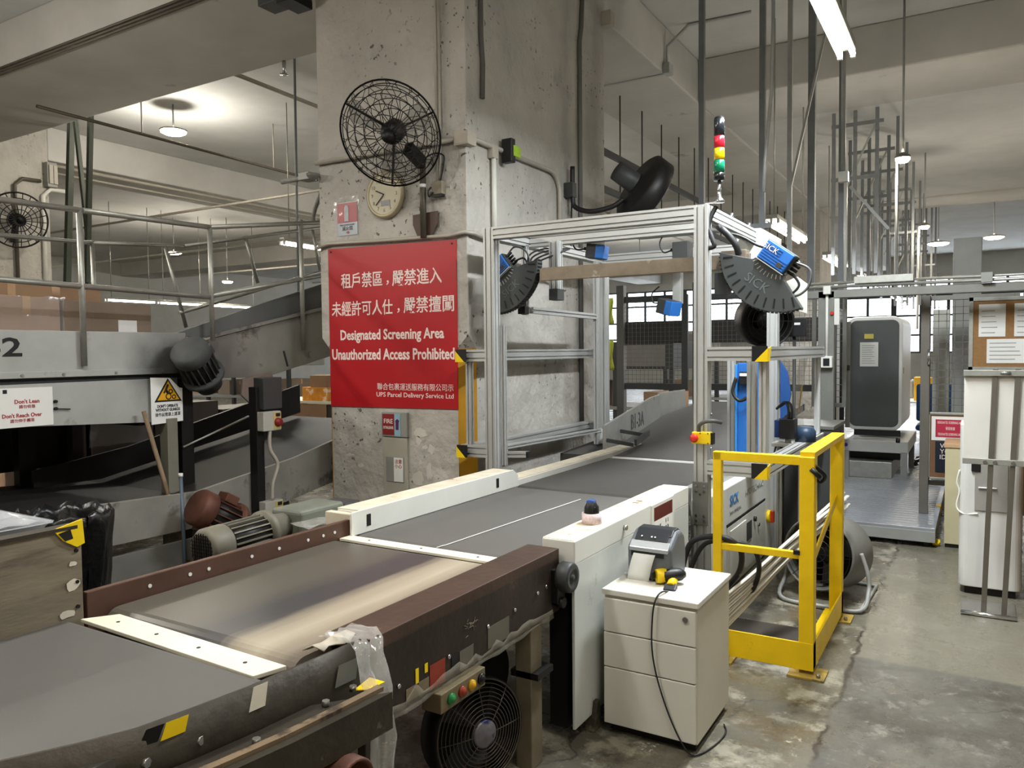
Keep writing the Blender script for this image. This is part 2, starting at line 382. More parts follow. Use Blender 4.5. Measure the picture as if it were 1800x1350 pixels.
# ------------------------------------------------------------------ pillars
def pillar(x0, x1, y0, y1, ch=.10, zc=1.62, name='wall_pillar'):
    p = MB(); n = 4
    def ring(c): return [(x0+c,y0),(x1-c,y0),(x1,y0+c),(x1,y1-c),(x1-c,y1),(x0+c,y1),(x0,y1-c),(x0,y0+c)]
    zs = ((0,ch),(zc,ch),(zc+.10,.006),(ZC,.006)); vs = []
    for z, c in zs: vs += [(a,b,z) for a, b in ring(c)]
    fs = [(i*8+k,i*8+(k+1)%8,(i+1)*8+(k+1)%8,(i+1)*8+k) for i in range(3) for k in range(8)]
    p.add(vs, fs); o = struct(name, p, M_concrete)
    for (a, b) in (((x0,y0+ch),(x0+ch,y0)), ((x1-ch,y0),(x1,y0+ch)), ((x1,y1-ch),(x1-ch,y1))):
        q = MB(); d = Vector((b[0]-a[0], b[1]-a[1], 0)).normalized(); nrm = Vector((d.y,-d.x,0))*.004
        A = Vector((*a,0)); Bv = Vector((*b,0))
        q.add([A, Bv, Bv+nrm, A+nrm]+[v+Vector((0,0,zc)) for v in (A,Bv,Bv+nrm,A+nrm)], [(0,1,2,3),(4,7,6,5),(0,4,5,1),(1,5,6,2),(2,6,7,3),(3,7,4,0)])
        q.build('yellow_corner_band', M_ochre, o)
    return o
M_ochre = mat('ochre_band_paint', (176,128,24), .55, 0, .18, 5)
COLUMN = pillar(-4.60, -3.15, 4.64, 7.04)
tag(COLUMN, 'massive pale concrete pillar carrying the fan, the clock and the red notice')
p2 = pillar(-15.2, -13.1, 6.2, 7.1); tag(p2, 'pale concrete pillar at the far left behind the handrail')
for (a, b, c, d, s) in ((-14.6, -13.1, 19.2, 20.6, 'pale concrete pillar deep in the hall on the left'), (-4.4, -3.15, 19.2, 20.8, 'pale concrete pillar deep in the hall behind the screening cage'), (1.2, 2.4, 19.2, 20.6, 'pale concrete pillar deep in the hall on the right')):
    tag(pillar(a, b, c, d), s)
# ================================================================== main belt line: near belt, brown belt, weighing belt, gantry belt, rising belt
BZ = .765
def belt_slab(mb, x0, x1, y0, y1, z=BZ, r=.045, n=8):
    """closed belt loop with rounded ends, running along y"""
    P = []
    for k in range(n+1): a = PI/2+PI*k/n; P.append((y0+r+math.cos(a)*r, z-r+math.sin(a)*r))
    for k in range(n+1): a = -PI/2+PI*k/n; P.append((y1-r+math.cos(a)*r, z-r+math.sin(a)*r))
    return mb.prism(P, (x0,0,0), YU, ZU, x1-x0)
# --- near belt
t = thing('belt_conveyor', 'nearest grey belt conveyor with curved dark side guard, at the lower left corner', 'conveyor', (-2.0,.4,0), 'belt conveyors of the main line')
belt_slab(MB(), -2.44, -1.52, -1.2, 1.355, BZ, .03).build('belt', M_belt, t)
pts = [(-1.86,.30),(-1.75,.52),(-1.668,.66),(-1.606,.76),(-1.55,.86),(-1.506,.957),(-1.484,1.073),(-1.463,1.225),(-1.452,1.389),(-1.44,1.575)]
g = MB(); gr = []
for z, off in ((.58,.0),(.815,0)):
    gr.append([(x+off,y,z) for x, y in pts])
g.sheet(gr); g.build('side_guard', M_dark, t, solid=.007)
g = MB(); lp = [(-1.80,.12),(-1.72,.40),(-1.58,.66),(-1.50,.80),(-1.44,.93),(-1.41,1.07),(-1.385,1.225),(-1.37,1.39),(-1.36,1.54)]
inn = [(x+.012,y) for x, y in pts[:len(lp)]]
vs = []; 
for (a, b), (c, d) in zip(inn, lp): vs += [(a,b,.705),(c+.06,d,.712),(c+.06,d,.615),(a,b,.615)]
n = len(lp); fs = []
for i in range(n-1):
    for k in range(4): fs.append((i*4+k, i*4+(k+1)%4, (i+1)*4+(k+1)%4, (i+1)*4+k))
fs += [(0,1,2,3), tuple((n-1)*4+k for k in (3,2,1,0))]
g.add(vs, fs); g.build('side_channel', M_dark, t)
g = MB()
for i in range(n-1): g.bar((lp[i][0]+.02, lp[i][1], .714), (lp[i+1][0]+.02, lp[i+1][1], .714), .022, .012)
g.build('channel_lip', mat('oily_wood', (120,102,78), .7, 0, .3, 9, rgb2=(66,54,42), t2=.52, s2=8), t)
for (x, y) in ((-1.508,.97),(-1.49,1.09),(-1.535,.90)):
    MB().cyl((x,y,.735-.0), (x+.014,y+.004,.735), .011, n=6).build('bolt', M_stain, t)
for y in (.98, 1.18, 1.40, 1.5):
    xx = -1.40+.03*(y<1.1)*-1
    MB().cyl((xx,y,.708), (xx,y,.722), .010, n=6).build('bolt', M_stain, t)
pl = MB().add([(-1.442,1.30,.70),(-1.437,1.56,.70),(-1.437,1.575,.80),(-1.44,1.46,.785)], [(0,1,2,3)])
for y0, w_, z0, mm, nm in ((1.0,.055,.772,M_yellowp,'hazard_tape'),(1.21,.045,.755,M_strip,'tape_scrap'),(1.475,.075,.715,mat('grey_tape',(120,124,124),.4,.2,.1),'tape_scrap')):
    q = MB(); gx = lambda y: -1.4995 if y < 1.0 else (-1.484+(y-1.073)*.14 if y < 1.23 else -1.463+(y-1.225)*.066)
    h = .034 if nm == 'hazard_tape' else .055
    q.add([(gx(y0)+.006,y0,z0),(gx(y0+w_)+.006,y0+w_,z0),(gx(y0+w_)+.006,y0+w_+.01,z0+h),(gx(y0)+.006,y0+.015,z0+h)], [(0,1,2,3)]); q.build(nm, mm, t, solid=.001)
q = MB(); q.add([(-1.504,.958,.772),(-1.494,.998,.772),(-1.490,1.012,.806),(-1.498,.975,.806)], [(0,1,2,3)]); q.build('hazard_tape', M_black, t, solid=.0012)
MB().box(-2.5, -2.46, -1.2, 1.32, .55, .74).build('side_rail', M_dark, t)
for y in (-.4, 1.0):
    MB().box(-2.52, -2.46, y, y+.06, 0, .58).build('leg', M_dark, t); MB().box(-1.50, -1.44, y+.2, y+.26, 0, .58).build('leg', M_dark, t)
# lower machine plates and roller end under the channel
pm = mat('oily_plate', (112,104,86), .5, .3, .25, 8)
MB().box(-1.405, -1.385, 1.32, 1.50, .28, .612).build('bearing_plate', pm, t, .004)
MB().box(-1.405, -1.385, 1.10, 1.30, .28, .605).build('bearing_plate', pm, t, .004)
r_ = MB().lathe([(.005,.0),(.055,0),(.062,.01),(.062,.10),(.056,.105),(.050,.095),(.050,.03),(.0,.03)], (-1.375,1.375,.555), (1,-.05,0), 24); r_.build('roller_end', M_rust, t)
MB().cyl((-1.385,1.30,.575), (-1.34,1.30,.575), .018, n=10).build('bolt', M_stain, t)
MB().cyl((-1.385,1.45,.49), (-1.36,1.45,.49), .012, n=6).build('bolt', M_stain, t)
MB().cyl((-1.385,1.40,.505+.0), (-1.365,1.40,.505), .009, n=6).build('bolt', M_stain, t)
MB().box(-1.46, -1.38, 1.52, 1.575, 0, .60).build('end_post', M_dark, t, .004)
# --- timber side board of the near belt
t = thing('side_board', 'worn grimy metal side board standing left of the nearest belt', 'board', (-2.47,.9,.5))
M_board = mat('grimy_board', (126,116,98), .65, .1, .35, 5, .1, 20, rgb2=(66,56,44), t2=.52, s2=3.5, stretch=(1,.5,2.6), soft=.22)
MB().box(-2.49, -2.45, .2, 1.392, .55, 1.058).build('board', M_board, t, .004)
MB().box(-2.495, -2.44, .2, 1.375, 1.052, 1.062).build('top_edge', M_dark, t)
for z in (.80,.88,.98): MB().cyl((-2.45,1.372,z), (-2.444,1.372,z), .006, n=8).build('rivet', M_blackm, t)
q = MB(); q.add([(-2.445,1.30,1.06),(-2.445,1.392,1.078),(-2.444,1.397,1.0),(-2.444,1.372,.992),(-2.444,1.33,1.02)], [(0,1,2,3,4)]); q.build('hazard_tape', M_yellowp, t, solid=.006)
q = MB(); q.add([(-2.441,1.315,1.045),(-2.441,1.352,1.052),(-2.441,1.36,1.022),(-2.441,1.335,1.018)], [(0,1,2,3)]); q.build('hazard_tape', M_black, t, solid=.003)
qq = mat('peeled_white', (205,198,182), .7, 0, .1, 6)
for (y0,y1,z0,z1) in ((1.30,1.37,.77,.80),(1.33,1.385,.845,.90),(1.345,1.375,.93,.95)):
    q = MB(); n = 9; cy, cz = (y0+y1)/2, (z0+z1)/2
    q.add([(-2.4475, cy+math.cos(2*PI*k/n)*(y1-y0)/2*random.uniform(.6,1.1), cz+math.sin(2*PI*k/n)*(z1-z0)/2*random.uniform(.6,1.1)) for k in range(n)], [tuple(range(n))]); q.build('peeled_paint', qq, t, solid=.001)
# --- cream transfer strips
def strip(label, P, nscrew, z=BZ+.004):
    t = thing('transfer_strip', label, 'strip', (P[0][0], P[0][1], z), 'cream transfer strips between belts')
    q = MB(); q.add([(a,b,z-.012) for a, b in P]+[(a,b,z) for a, b in P], [(3,2,1,0),(4,5,6,7)]+[(k,(k+1)%4,4+(k+1)%4,4+k) for k in range(4)]); q.build('plate', M_strip, t, .002)
    A = (Vector(P[0])+Vector(P[3]))/2; B_ = (Vector(P[1])+Vector(P[2]))/2
    for k in range(nscrew):
        c = A.lerp(B_, (k+.5)/nscrew); MB().cyl((c.x,c.y,z-.001), (c.x,c.y,z+.0012), .006, n=8).build('screw', M_blackm, t)
strip('broad cream strip between the nearest belt and the brown-guarded belt', [(-2.415,1.36),(-1.59,1.335),(-1.565,1.425),(-2.35,1.45)], 4)
strip('narrow cream strip between the brown-guarded belt and the white weighing belt', [(-2.44,2.545),(-1.575,2.545),(-1.575,2.615),(-2.44,2.615)], 3)
# --- brown guarded belt
t = thing('belt_conveyor', 'belt conveyor with brown painted guards and a pale worn streak, between the two cream strips', 'conveyor', (-2.0,2.0,0), 'belt conveyors of the main line')
M_beltw = bpy.data.materials.new('worn_belt'); M_beltw.use_nodes = True
def worn_belt():
    nt = M_beltw.node_tree; N = nt.nodes; L = nt.links; b = N['Principled BSDF']; co = N.new('ShaderNodeTexCoord'); sx = N.new('ShaderNodeSeparateXYZ'); L.new(co.outputs['Object'], sx.inputs[0])
    mp = N.new('ShaderNodeMapping'); mp.inputs['Scale'].default_value = (6,.6,1); L.new(co.outputs['Object'], mp.inputs[0])
    n = N.new('ShaderNodeTexNoise'); n.inputs['Scale'].default_value = 3; n.inputs['Detail'].default_value = 6; L.new(mp.outputs[0], n.inputs['Vector'])
    ad = N.new('ShaderNodeMath'); ad.operation = 'MULTIPLY_ADD'; L.new(n.outputs['Fac'], ad.inputs[0]); ad.inputs[1].default_value = .10; L.new(sx.outputs[0], ad.inputs[2])
    rp = N.new('ShaderNodeValToRGB'); mr = N.new('ShaderNodeMapRange'); mr.inputs[1].default_value = -2.4; mr.inputs[2].default_value = -1.5; L.new(ad.outputs[0], mr.inputs[0]); L.new(mr.outputs[0], rp.inputs[0])
    e = rp.color_ramp.elements; e[0].position = 0; e[0].color = (*lin((86,82,72)),1); e[1].position = 1; e[1].color = (*lin((88,76,64)),1)
    for p, c in ((.40,(84,80,72)),(.52,(62,61,62)),(.64,(64,62,62)),(.71,(150,140,122)),(.80,(172,162,142)),(.86,(150,140,122)),(.93,(110,100,88))):
        q = e.new(p); q.color = (*lin(c),1)
    L.new(rp.outputs[0], b.inputs['Base Color']); b.inputs['Roughness'].default_value = .38; b.inputs['Specular IOR Level'].default_value = .4
worn_belt()
belt_slab(MB(), -2.435, -1.575, 1.45, 2.55, BZ+.002, .05, 10).build('belt', M_beltw, t)
g = MB().box(-2.468, -2.445, 1.40, 2.62, .50, .838); g.build('side_guard', mat('red_brown_guard', (92,66,54), .5, .15, .25, 6, rgb2=(140,66,44), t2=.66, s2=3), t, .003)
for y in (1.62,1.78,1.86,2.06,2.2,2.36,2.45,2.52): MB().cyl((-2.445,y,.80), (-2.442,y,.80), .007, n=8).build('rivet', M_paper, t)
g = MB().box(-1.575, -1.43, 1.60, 2.735, .765, .806); g.build('guard_top', M_brown, t, .003)
g = MB().box(-1.452, -1.43, 1.60, 2.735, .555, .768); g.build('side_guard', M_dark2 if 'M_dark2' in globals() else mat('dark_brown_steel', (52,42,36), .45, .2, .25, 5, .1, 30, rgb2=(84,74,62), t2=.66, s2=6), t, .003)
for y, z in ((1.72,.63),(1.97,.63),(2.2,.655),(2.38,.66),(2.55,.675),(2.62,.68)): MB().cyl((-1.43,y,z), (-1.424,y,z), .007, n=8).build('rivet', M_chrome, t)
# stickers and wrap on the side
def patch(nm, y0, y1, z0, z1, mm, x=-1.4285, sk=0, parent=None):
    q = MB(); q.add([(x,y0,z0),(x,y1,z0+sk),(x,y1,z1+sk),(x,y0,z1)], [(0,1,2,3)]); return q.build(nm, mm, parent or t, solid=.001)
patch('sticker', 1.80, 1.815, .60, .65, M_yellowp); patch('sticker', 1.845, 1.86, .622, .65, M_yellowp)
patch('sticker', 1.755, 1.865, .565, .605, mat('old_label', (120,108,84), .6, 0, .2, 20)); patch('sticker', 1.87, 1.95, .560, .635, mat('faded_red_label', (140,52,34), .6, 0, .15, 12))
patch('sticker', 2.03, 2.11, .565, .625, mat('grey_label', (98,92,80), .6, 0, .1)); patch('sticker', 2.20, 2.34, .575, .65, mat('grey_label', (98,92,80), .6))
patch('sticker', 1.985, 2.02, .575, .63, M_black)
for k in range(26):   # scratches of the worn emblem
    a = random.uniform(0, PI); r0 = random.uniform(.003,.02); c = Vector((-1.4285, 2.10+random.gauss(0,.018), .69+random.gauss(0,.012)))
    q = MB(); q.bar(c, c+Vector((0,math.cos(a)*r0,math.sin(a)*r0)), .0015, .001); q.build('scratch', mat('bare_scratch', (150,138,118), .5, .3, 0), t)
w_ = MB(); gr = []
for k in range(25):
    y = 1.56+k*(2.66-1.56)/24; gr.append([(-1.447+random.uniform(-.002,.002),y,.548),(-1.418+random.uniform(-.006,.006),y,.545+random.uniform(-.006,.01)),(-1.421+random.uniform(-.005,.004),y,.575+random.uniform(-.008,.02)+ .02*(k%5==0))])
w_.sheet(gr); w_.build('wrap_film', mat('stretch_film', (215,208,190), .12, 0, .2, 30, alpha=.32, spec=1.0), t)
# end pulley
MB().lathe([(.0,.0),(.055,.0),(.06,.006),(.06,.05),(.054,.058),(.035,.058),(.03,.052),(.014,.052),(.012,.06),(0,.06)], (-1.415,2.715,.70), (1,0,0), 28).build('end_pulley', M_dgrey, t)
MB().box(-1.44, -1.40, 2.665, 2.73, .60, .735).build('pulley_bracket', M_blackm, t, .004)
MB().cyl((-1.42,2.70,.60), (-1.39,2.70,.60), .022, n=10).build('tension_bolt', M_blackm, t)
for y in (2.50,):
    MB().box(-1.50, -1.43, y, y+.085, .0, .55).build('leg', mat('worn_leg', (120,110,90), .55, .2, .25, 7, rgb2=(60,54,44), t2=.56, s2=5), t, .004)
MB().box(-2.50, -2.44, 2.50, 2.585, 0, .55).build('leg', M_dark, t); MB().box(-2.50, -2.44, 1.56, 1.64, 0, .55).build('leg', M_dark, t); MB().box(-1.52,-1.46,1.60,1.66,0,.56).build('leg', M_dark, t)
MB().box(-2.44, -1.46, 1.62, 2.7, .58, .62).build('underframe', M_blackm, t); MB().box(-1.52, -1.40, 2.50, 2.62, .355, .38).build('cross_strap', M_blackm, t)
MB().box(-2.3, -1.55, 1.55, 1.60, 0, .5).build('skirt_plate', M_blackm, t)
# control box with push buttons
t = thing('control_box', 'small control box with green, red and yellow buttons under the brown guard', 'control box', (-1.40,2.0,.52))
MB().box(-1.47, -1.395, 1.88, 2.13, .485, .547).build('box', mat('cream_box', (112,100,74), .6, 0, .3, 12), t, .003)
for y, c, nm in ((1.93,(30,120,60),'green_button'),(1.99,(140,50,30),'red_button'),(2.045,(200,150,20),'yellow_button'),(2.10,(14,14,14),'black_button')):
    MB().lathe([(0,0),(.018,0),(.018,.008),(.012,.008),(.012,.013),(0,.014)], (-1.395,y,.517), (1,0,0), 16).build(nm, mat(nm, c, .35, 0, 0), t)
# clear wrap draped at the guard joint
t = thing('plastic_wrap', 'crumpled clear plastic wrap draped over the joint of the two dark side guards', 'plastic wrap', (-1.44,1.58,.6))
M_wrap = mat('crumpled_clear_wrap', (228,224,216), .10, 0, .2, 25, alpha=.34, spec=1.0)
rows = []
path = [(-1.56,1.60,.812),(-1.50,1.60,.818),(-1.455,1.595,.822),(-1.415,1.585,.80),(-1.40,1.57,.76),(-1.375,1.56,.73),(-1.352,1.555,.70),(-1.345,1.55,.64),(-1.345,1.55,.56),(-1.35,1.55,.44),(-1.35,1.55,.30),(-1.355,1.55,.14)]
for i, p in enumerate(path):
    row = []
    for k in range(11):
        s_ = (k/10-.5); wd = .15-.05*min(1, i/6)
        row.append((p[0]+random.uniform(-.008,.008), p[1]+s_*wd+random.uniform(-.004,.004), p[2]+random.uniform(-.006,.006)+.006*math.sin(k*2.3+i)))
    rows.append(row)
MB().sheet(rows).build('wrap', M_wrap, t)
q = MB(); gr = [[(-1.535+random.uniform(-.008,.008), 1.46+.026*k, .800+random.uniform(0,.01)), (-1.505, 1.46+.026*k, .822+random.uniform(-.006,.008)), (-1.468+random.uniform(-.006,.006), 1.46+.026*k, .812+random.uniform(-.006,.008))] for k in range(6)]
q.sheet(gr); q.build('wrap_fold', mat('white_tape_fold', (190,182,166), .5, 0, .2, 30), t, solid=.004)
q = MB(); q.add([(-1.40,1.50,.708),(-1.36,1.52,.712),(-1.35,1.57,.716),(-1.395,1.56,.722)], [(0,1,2,3)]); q.build('yellow_tape', M_yellowp, t, solid=.002)
# pedestal fan lying under the brown belt
def round_grille(t, r, rings, spokes, depth, m, th=.003, nm='guard'):
    """front guard of a fan in local coords, axis +z"""
    q = MB()
    for k in range(rings):
        f = (k+1)/rings; rr = r*f; z = depth*(1-f*f)
        q.tube([(math.cos(a*2*PI/40)*rr, math.sin(a*2*PI/40)*rr, z) for a in range(40)], th if k < rings-1 else th*2, 5, closed=True)
    for k in range(spokes):
        a = 2*PI*k/spokes; q.tube([(math.cos(a)*r*f, math.sin(a)*r*f, depth*(1-f*f)) for f in (.12,.35,.6,.8,1)], th, 5)
    return q
t = thing('floor_fan', 'black round floor fan with spiral wire guard under the brown belt', 'fan', (0,0,0))
q = round_grille(t, .185, 13, 8, .03, M_blackm, .0022); q.build('wire_guard', mat('dark_chrome_wire', (86,78,70), .35, .6, .1), t)
MB().lathe([(.185,.0),(.192,.0),(.192,-.10),(.15,-.14),(0,-.15)], (0,0,0), (0,0,1), 40).build('housing', M_blackm, t)
MB().lathe([(0,.034),(.042,.034),(.05,.028),(.05,.02)], (0,0,0), (0,0,1), 24).build('badge', mat('badge_silver', (120,116,120), .4, .4, .3, 20, rgb2=(40,44,86), t2=.52, s2=14), t)
for k in range(4):
    a = PI/2*k; q = MB(); q.add([(math.cos(a+da)*rr, math.sin(a+da)*rr, z) for da, rr, z in ((0,.04,-.03),(.55,.165,-.05),(1.1,.165,-.02),(.9,.04,-.01))], [(0,1,2,3)]); q.build('blade', M_black, t, solid=.002)
MB().box(-.12, .12, -.225, -.19, -.12, .03).build('foot', M_blackm, t, .004)
n_ = Vector((.93,-.35,.10)).normalized(); u_ = Vector((0,0,1)).cross(n_).normalized(); v_ = n_.cross(u_)
place(t, frameM((-1.52,2.285,.225), u_, v_, n_))
# rubbish things under the belt
t = thing('motor_drum', 'dark drum motor on a bracket under the far end of the brown belt', 'motor', (-1.9,2.4,.3))
MB().cyl((-2.2,2.52,.32), (-1.62,2.52,.32), .13, n=24).build('drum', M_blackm, t); MB().box(-1.78,-1.62,2.44,2.60,.0,.19).build('bracket', pm, t, .004)

# --- white weighing belt
t = thing('belt_conveyor', 'grey weighing belt with white side panels and a red display, in front of the gantry', 'conveyor', (-1.9,3.4,0), 'belt conveyors of the main line')
belt_slab(MB(), -2.42, -1.535, 2.62, 4.09, BZ, .04).build('belt', M_belt, t)
q = MB().box(-2.425, -2.415, 2.60, 4.085, BZ-.02, .873); 
q = MB(); q.prism([(2.60,BZ+.002),(4.085,BZ+.002),(4.085,.835),(4.03,.875),(2.605,.875),(2.60,.868)], (-2.428,0,0), YU, ZU, .012); q.build('rail_face', M_white, t, .002)
MB().box(-2.555, -2.428, 2.655, 4.03, .62, .871).build('rail_body', M_white, t, .004)
MB().box(-2.56, -2.427, 2.66, 4.02, .8712, .876).build('rail_top', M_dusty, t, .002)
for y in (2.70, 3.83):
    MB().box(-2.4165, -2.413, y, y+.028, .795, .85).build('slot', M_black, t, .004)
MB().box(-2.60, -2.428, 2.62, 2.66, .62, .862).build('rail_end', M_dusty, t, .004)
q = MB(); q.prism([(-1.52,.836),(-1.37,.836),(-1.37,.065),(-1.376,.065),(-1.376,.74),(-1.52,.74)], (0,4.185,0), XU, ZU, 1.435); 
q = MB(); q.box(-1.518, -1.37, 2.752, 4.185, .738, .836); q.build('panel_top', M_white, t, .006, seg=3)
MB().box(-1.5165, -1.3755, 2.757, 4.12, .8362, .8375).build('panel_dust', M_dusty, t)
MB().box(-1.383, -1.3705, 2.752, 4.183, .066, .74).build('side_panel', mat('panel_white', (204,207,202), .42, 0, .08, 2.2, rgb2=(176,176,168), t2=.62, s2=5), t, .002)
M_led = mat('red_display', (96,28,22), .3, 0, .1, 30)
MB().box(-1.372, -1.366, 3.60, 3.93, .60, .83).build('display_bezel', M_white, t, .004)
MB().box(-1.367, -1.3645, 3.635, 3.90, .745, .812).build('display_window', M_led, t)
MB().box(-1.367, -1.3645, 3.635, 3.90, .62, .742).build('display_label', M_paper, t)
text('Y', .075, (-1.3635,3.70,.69), YU, ZU, M_ink, t, bold=.002); 
for r in range(3): [text(ch, .03, (-1.3635,3.80+.03*j,.72-.035*r), YU, ZU, M_ink, t) for j, ch in enumerate(('11','88','88')[r])]
MB().cyl((-1.37,3.26,.79), (-1.355,3.26,.79), .012, n=10).build('knob', M_chrome, t)
for y in (2.93,):
    q = MB(); q.prism([(y-.04,0),(y+.06,0),(y+.03,.03),(y+.02,.12),(y-.01,.12)], (-1.40,0,0), YU, ZU, .05); q.build('foot', mat('worn_leg', (120,110,90), .55, .2), t, .004)
MB().box(-2.5, -2.44, 2.9, 2.96, 0, .62).build('leg', M_grey, t); MB().box(-2.5, -2.44, 3.9, 3.96, 0, .62).build('leg', M_grey, t); MB().box(-1.45,-1.39,3.9,3.96,0,.12).build('foot', M_grey, t)
MB().box(-2.42, -1.52, 2.72, 4.06, .58, .70).build('bed_frame', M_grey, t)
MB().box(-1.50, -1.42, 2.78, 4.1, .05, .58).build('base_box', M_blackm, t)
q = MB(); q.tube([(-1.96,2.625,BZ+.003),(-1.955,2.66,BZ+.003)]+[(-1.95+.006*k,2.68+.12*k,BZ+.003) for k in range(11)], .0022, 5); q.build('belt_seam_cord', M_paper, t)
[text('8', .05, (-1.45,3.60+.05*j,.8378), YU, (-1,0,0), mat('red_brown_print', (150,96,84), .6, 0, 0), t) for j in (0,1)]
# --- gantry belt
t = thing('belt_conveyor', 'dark belt passing through the scanner gantry', 'conveyor', (-1.9,4.8,0), 'belt conveyors of the main line')
belt_slab(MB(), -2.44, -1.50, 4.10, 5.55, BZ-.002, .04).build('belt', M_belt2, t)
MB().box(-2.56, -2.445, 4.10, 6.2, BZ, BZ+.042).build('side_rail', M_dusty, t, .004)
MB().box(-2.452, -2.44, 4.12, 6.2, BZ-.09, BZ+.035).build('rail_face', M_white, t, .003)
MB().box(-2.42, -1.50, 4.12, 5.5, .60, .69).build('bed_frame', M_grey, t)
MB().box(-1.50, -1.455, 4.50, 6.1, .60, BZ+.006).build('side_rail', M_alu, t, .003)
for y in (4.25, 5.9): MB().box(-2.5, -2.44, y, y+.06, 0, .70).build('leg', M_grey, t); MB().box(-1.6, -1.54, y, y+.06, 0, .60).build('leg', M_grey, t)
t = thing('transfer_strip', 'thin white line of a strip across the belt under the gantry', 'strip', (-2.0,5.55,BZ), 'cream transfer strips between belts')
MB().box(-2.43, -1.52, 5.553, 5.575, BZ-.02, BZ+.003).build('plate', M_paper, t)
# --- rising belt behind the gantry with its steel cheek
t = thing('belt_conveyor', 'dark belt rising behind the gantry past the grey cheek plate', 'conveyor', (-2.0,7.5,0), 'belt conveyors of the main line')
q = MB(); q.prism([(5.58,BZ),(9.4,.96),(9.4,.88),(5.58,BZ-.08)], (-2.9,0,0), YU, ZU, 1.2); q.build('belt', M_belt2, t)
for y, h in ((6.6,.73),(9.2,.86)): MB().box(-2.8,-2.72,y,y+.08,0,h).build('leg', M_grey, t); MB().box(-1.84,-1.76,y,y+.08,0,h).build('leg', M_grey, t)
# cheek plate of the rising belt
t = thing('cheek_plate', 'grey stencilled steel cheek plate reading B1-3A beside the rising belt', 'side plate', (-2.56,5.65,.77))
A = Vector((-2.56,5.66,.775)); B_ = Vector((-2.90,7.85,.80)); d = (B_-A); L_ = Vector((d.x,d.y,0)).length; du = Vector((d.x,d.y,0)).normalized(); 
q = MB(); q.prism([(0,-.20),(L_,-.10),(L_,.35),(L_*.80,.345),(0,.225)], A, du, ZU, .02); q.build('plate', mat('stencilled_steel', (142,142,136), .55, .2, .14, 4, rgb2=(110,108,100), t2=.62, s2=4), t, .003)
nn = du.cross(Vector(ZU))
text('B1-3A', .20, A+du*L_*.52+Vector((0,0,.17))+nn*.0225, du, (0.0,0,1), mat('faded_stencil', (70,70,70), .6, 0, 0), t, width=.52)
for (a, b, c, e) in ((.05,.10,.02,.05),(.50,.13,.05,.05)):
    p = A+du*a+nn*(.02); MB().bar(p+Vector((0,0,b)), p+nn*.22+Vector((0,0,b-.03)), .02, .03).build('bracket', M_dgrey, t)
p = A+du*.12+nn*.24+Vector((0,0,.08)); MB().bar(p, p+du*.50+Vector((0,0,.03)), .02, .05).build('bracket', M_dgrey, t)
t = thing('grey_plate', 'small blank grey plate standing beyond the stencilled cheek plate', 'plate', (-2.95,8.3,.82))
q = MB(); q.prism([(0,0),(.9,0),(.86,.30),(.05,.30)], (-2.97,7.95,.83), (.03,.9995,0), ZU, .02); q.build('plate', M_grey, t, .003)

# ================================================================== scanner gantry of slotted aluminium
G = thing('scanner_gantry', 'tall scanner gantry of slotted aluminium bars straddling the belt', 'gantry', (-2.1,5.3,0))
def ex(nm, p0, p1, w=.08, h=.08, up=(0,0,1), m=None): return extrusion(p0, p1, w, h, up).build(nm, m or M_alu, G)
yf, yb, xl, xr, zt = 4.44, 6.26, -2.82, -1.37, 2.43
ex('post', (xr,yf,0), (xr,yf,zt), up=YU); ex('post', (xl,yf,0), (xl,yf,zt), up=YU); ex('post', (xl,yb,0), (xl,yb,zt), up=YU); ex('post', (xr,yb,0), (xr,yb,zt), up=YU)
ex('top_beam', (xl+.04,yf,zt-.04), (xr-.04,yf,zt-.04)); ex('top_beam', (xl+.04,4.93,zt-.04), (xr-.04,4.93,zt-.04)); ex('top_beam', (xl+.04,yb,zt-.04), (xr-.04,yb,zt-.04))
ex('top_beam', (xl,yf+.04,zt-.04), (xl,yb-.04,zt-.04)); ex('top_beam', (xr,yf+.04,zt-.04), (xr,yb-.04,zt-.04))
# outriggers left and right
xo, xq = -3.03, -1.03
for z in (1.572, .915):
    ex('outrigger', (xl-.04,yf,z), (xo+.0,yf,z)); ex('outrigger', (xo,yf-.03,z), (xo,yb+.14,z)); ex('outrigger', (xo,yb+.1,z), (xl-.04,yb+.1,z))
    ex('outrigger', (xr+.04,yf,z), (xq,yf,z)); ex('outrigger', (xq,yf-.0,z), (xq,yb,z)); ex('outrigger', (xr+.04,yb,z), (xq-.04,yb,z))
ex('side_upright', (xo,4.47,.875), (xo,4.47,1.53), .04, .04, YU); ex('side_upright', (xq-.005,4.50,.955), (xq-.005,4.50,1.53), .04, .08, YU)
ex('side_upright', (xq,yb-.06,.955), (xq,yb-.06,1.53), .04, .04, YU); ex('side_upright', (xq-.10,4.62,.955), (xq-.10,4.62,1.53), .05, .05, YU)
ex('side_upright', (xl+.06,4.49,.82), (xl+.06,4.49,1.78), .03, .03, YU); ex('side_upright', (xl+.05,yb-.25,.80), (xl+.05,yb-.25,2.35), .04, .04, YU); 
ex('side_upright', (-1.40,6.42,1.53), (-1.40,6.42,1.90), .05, .05, YU)
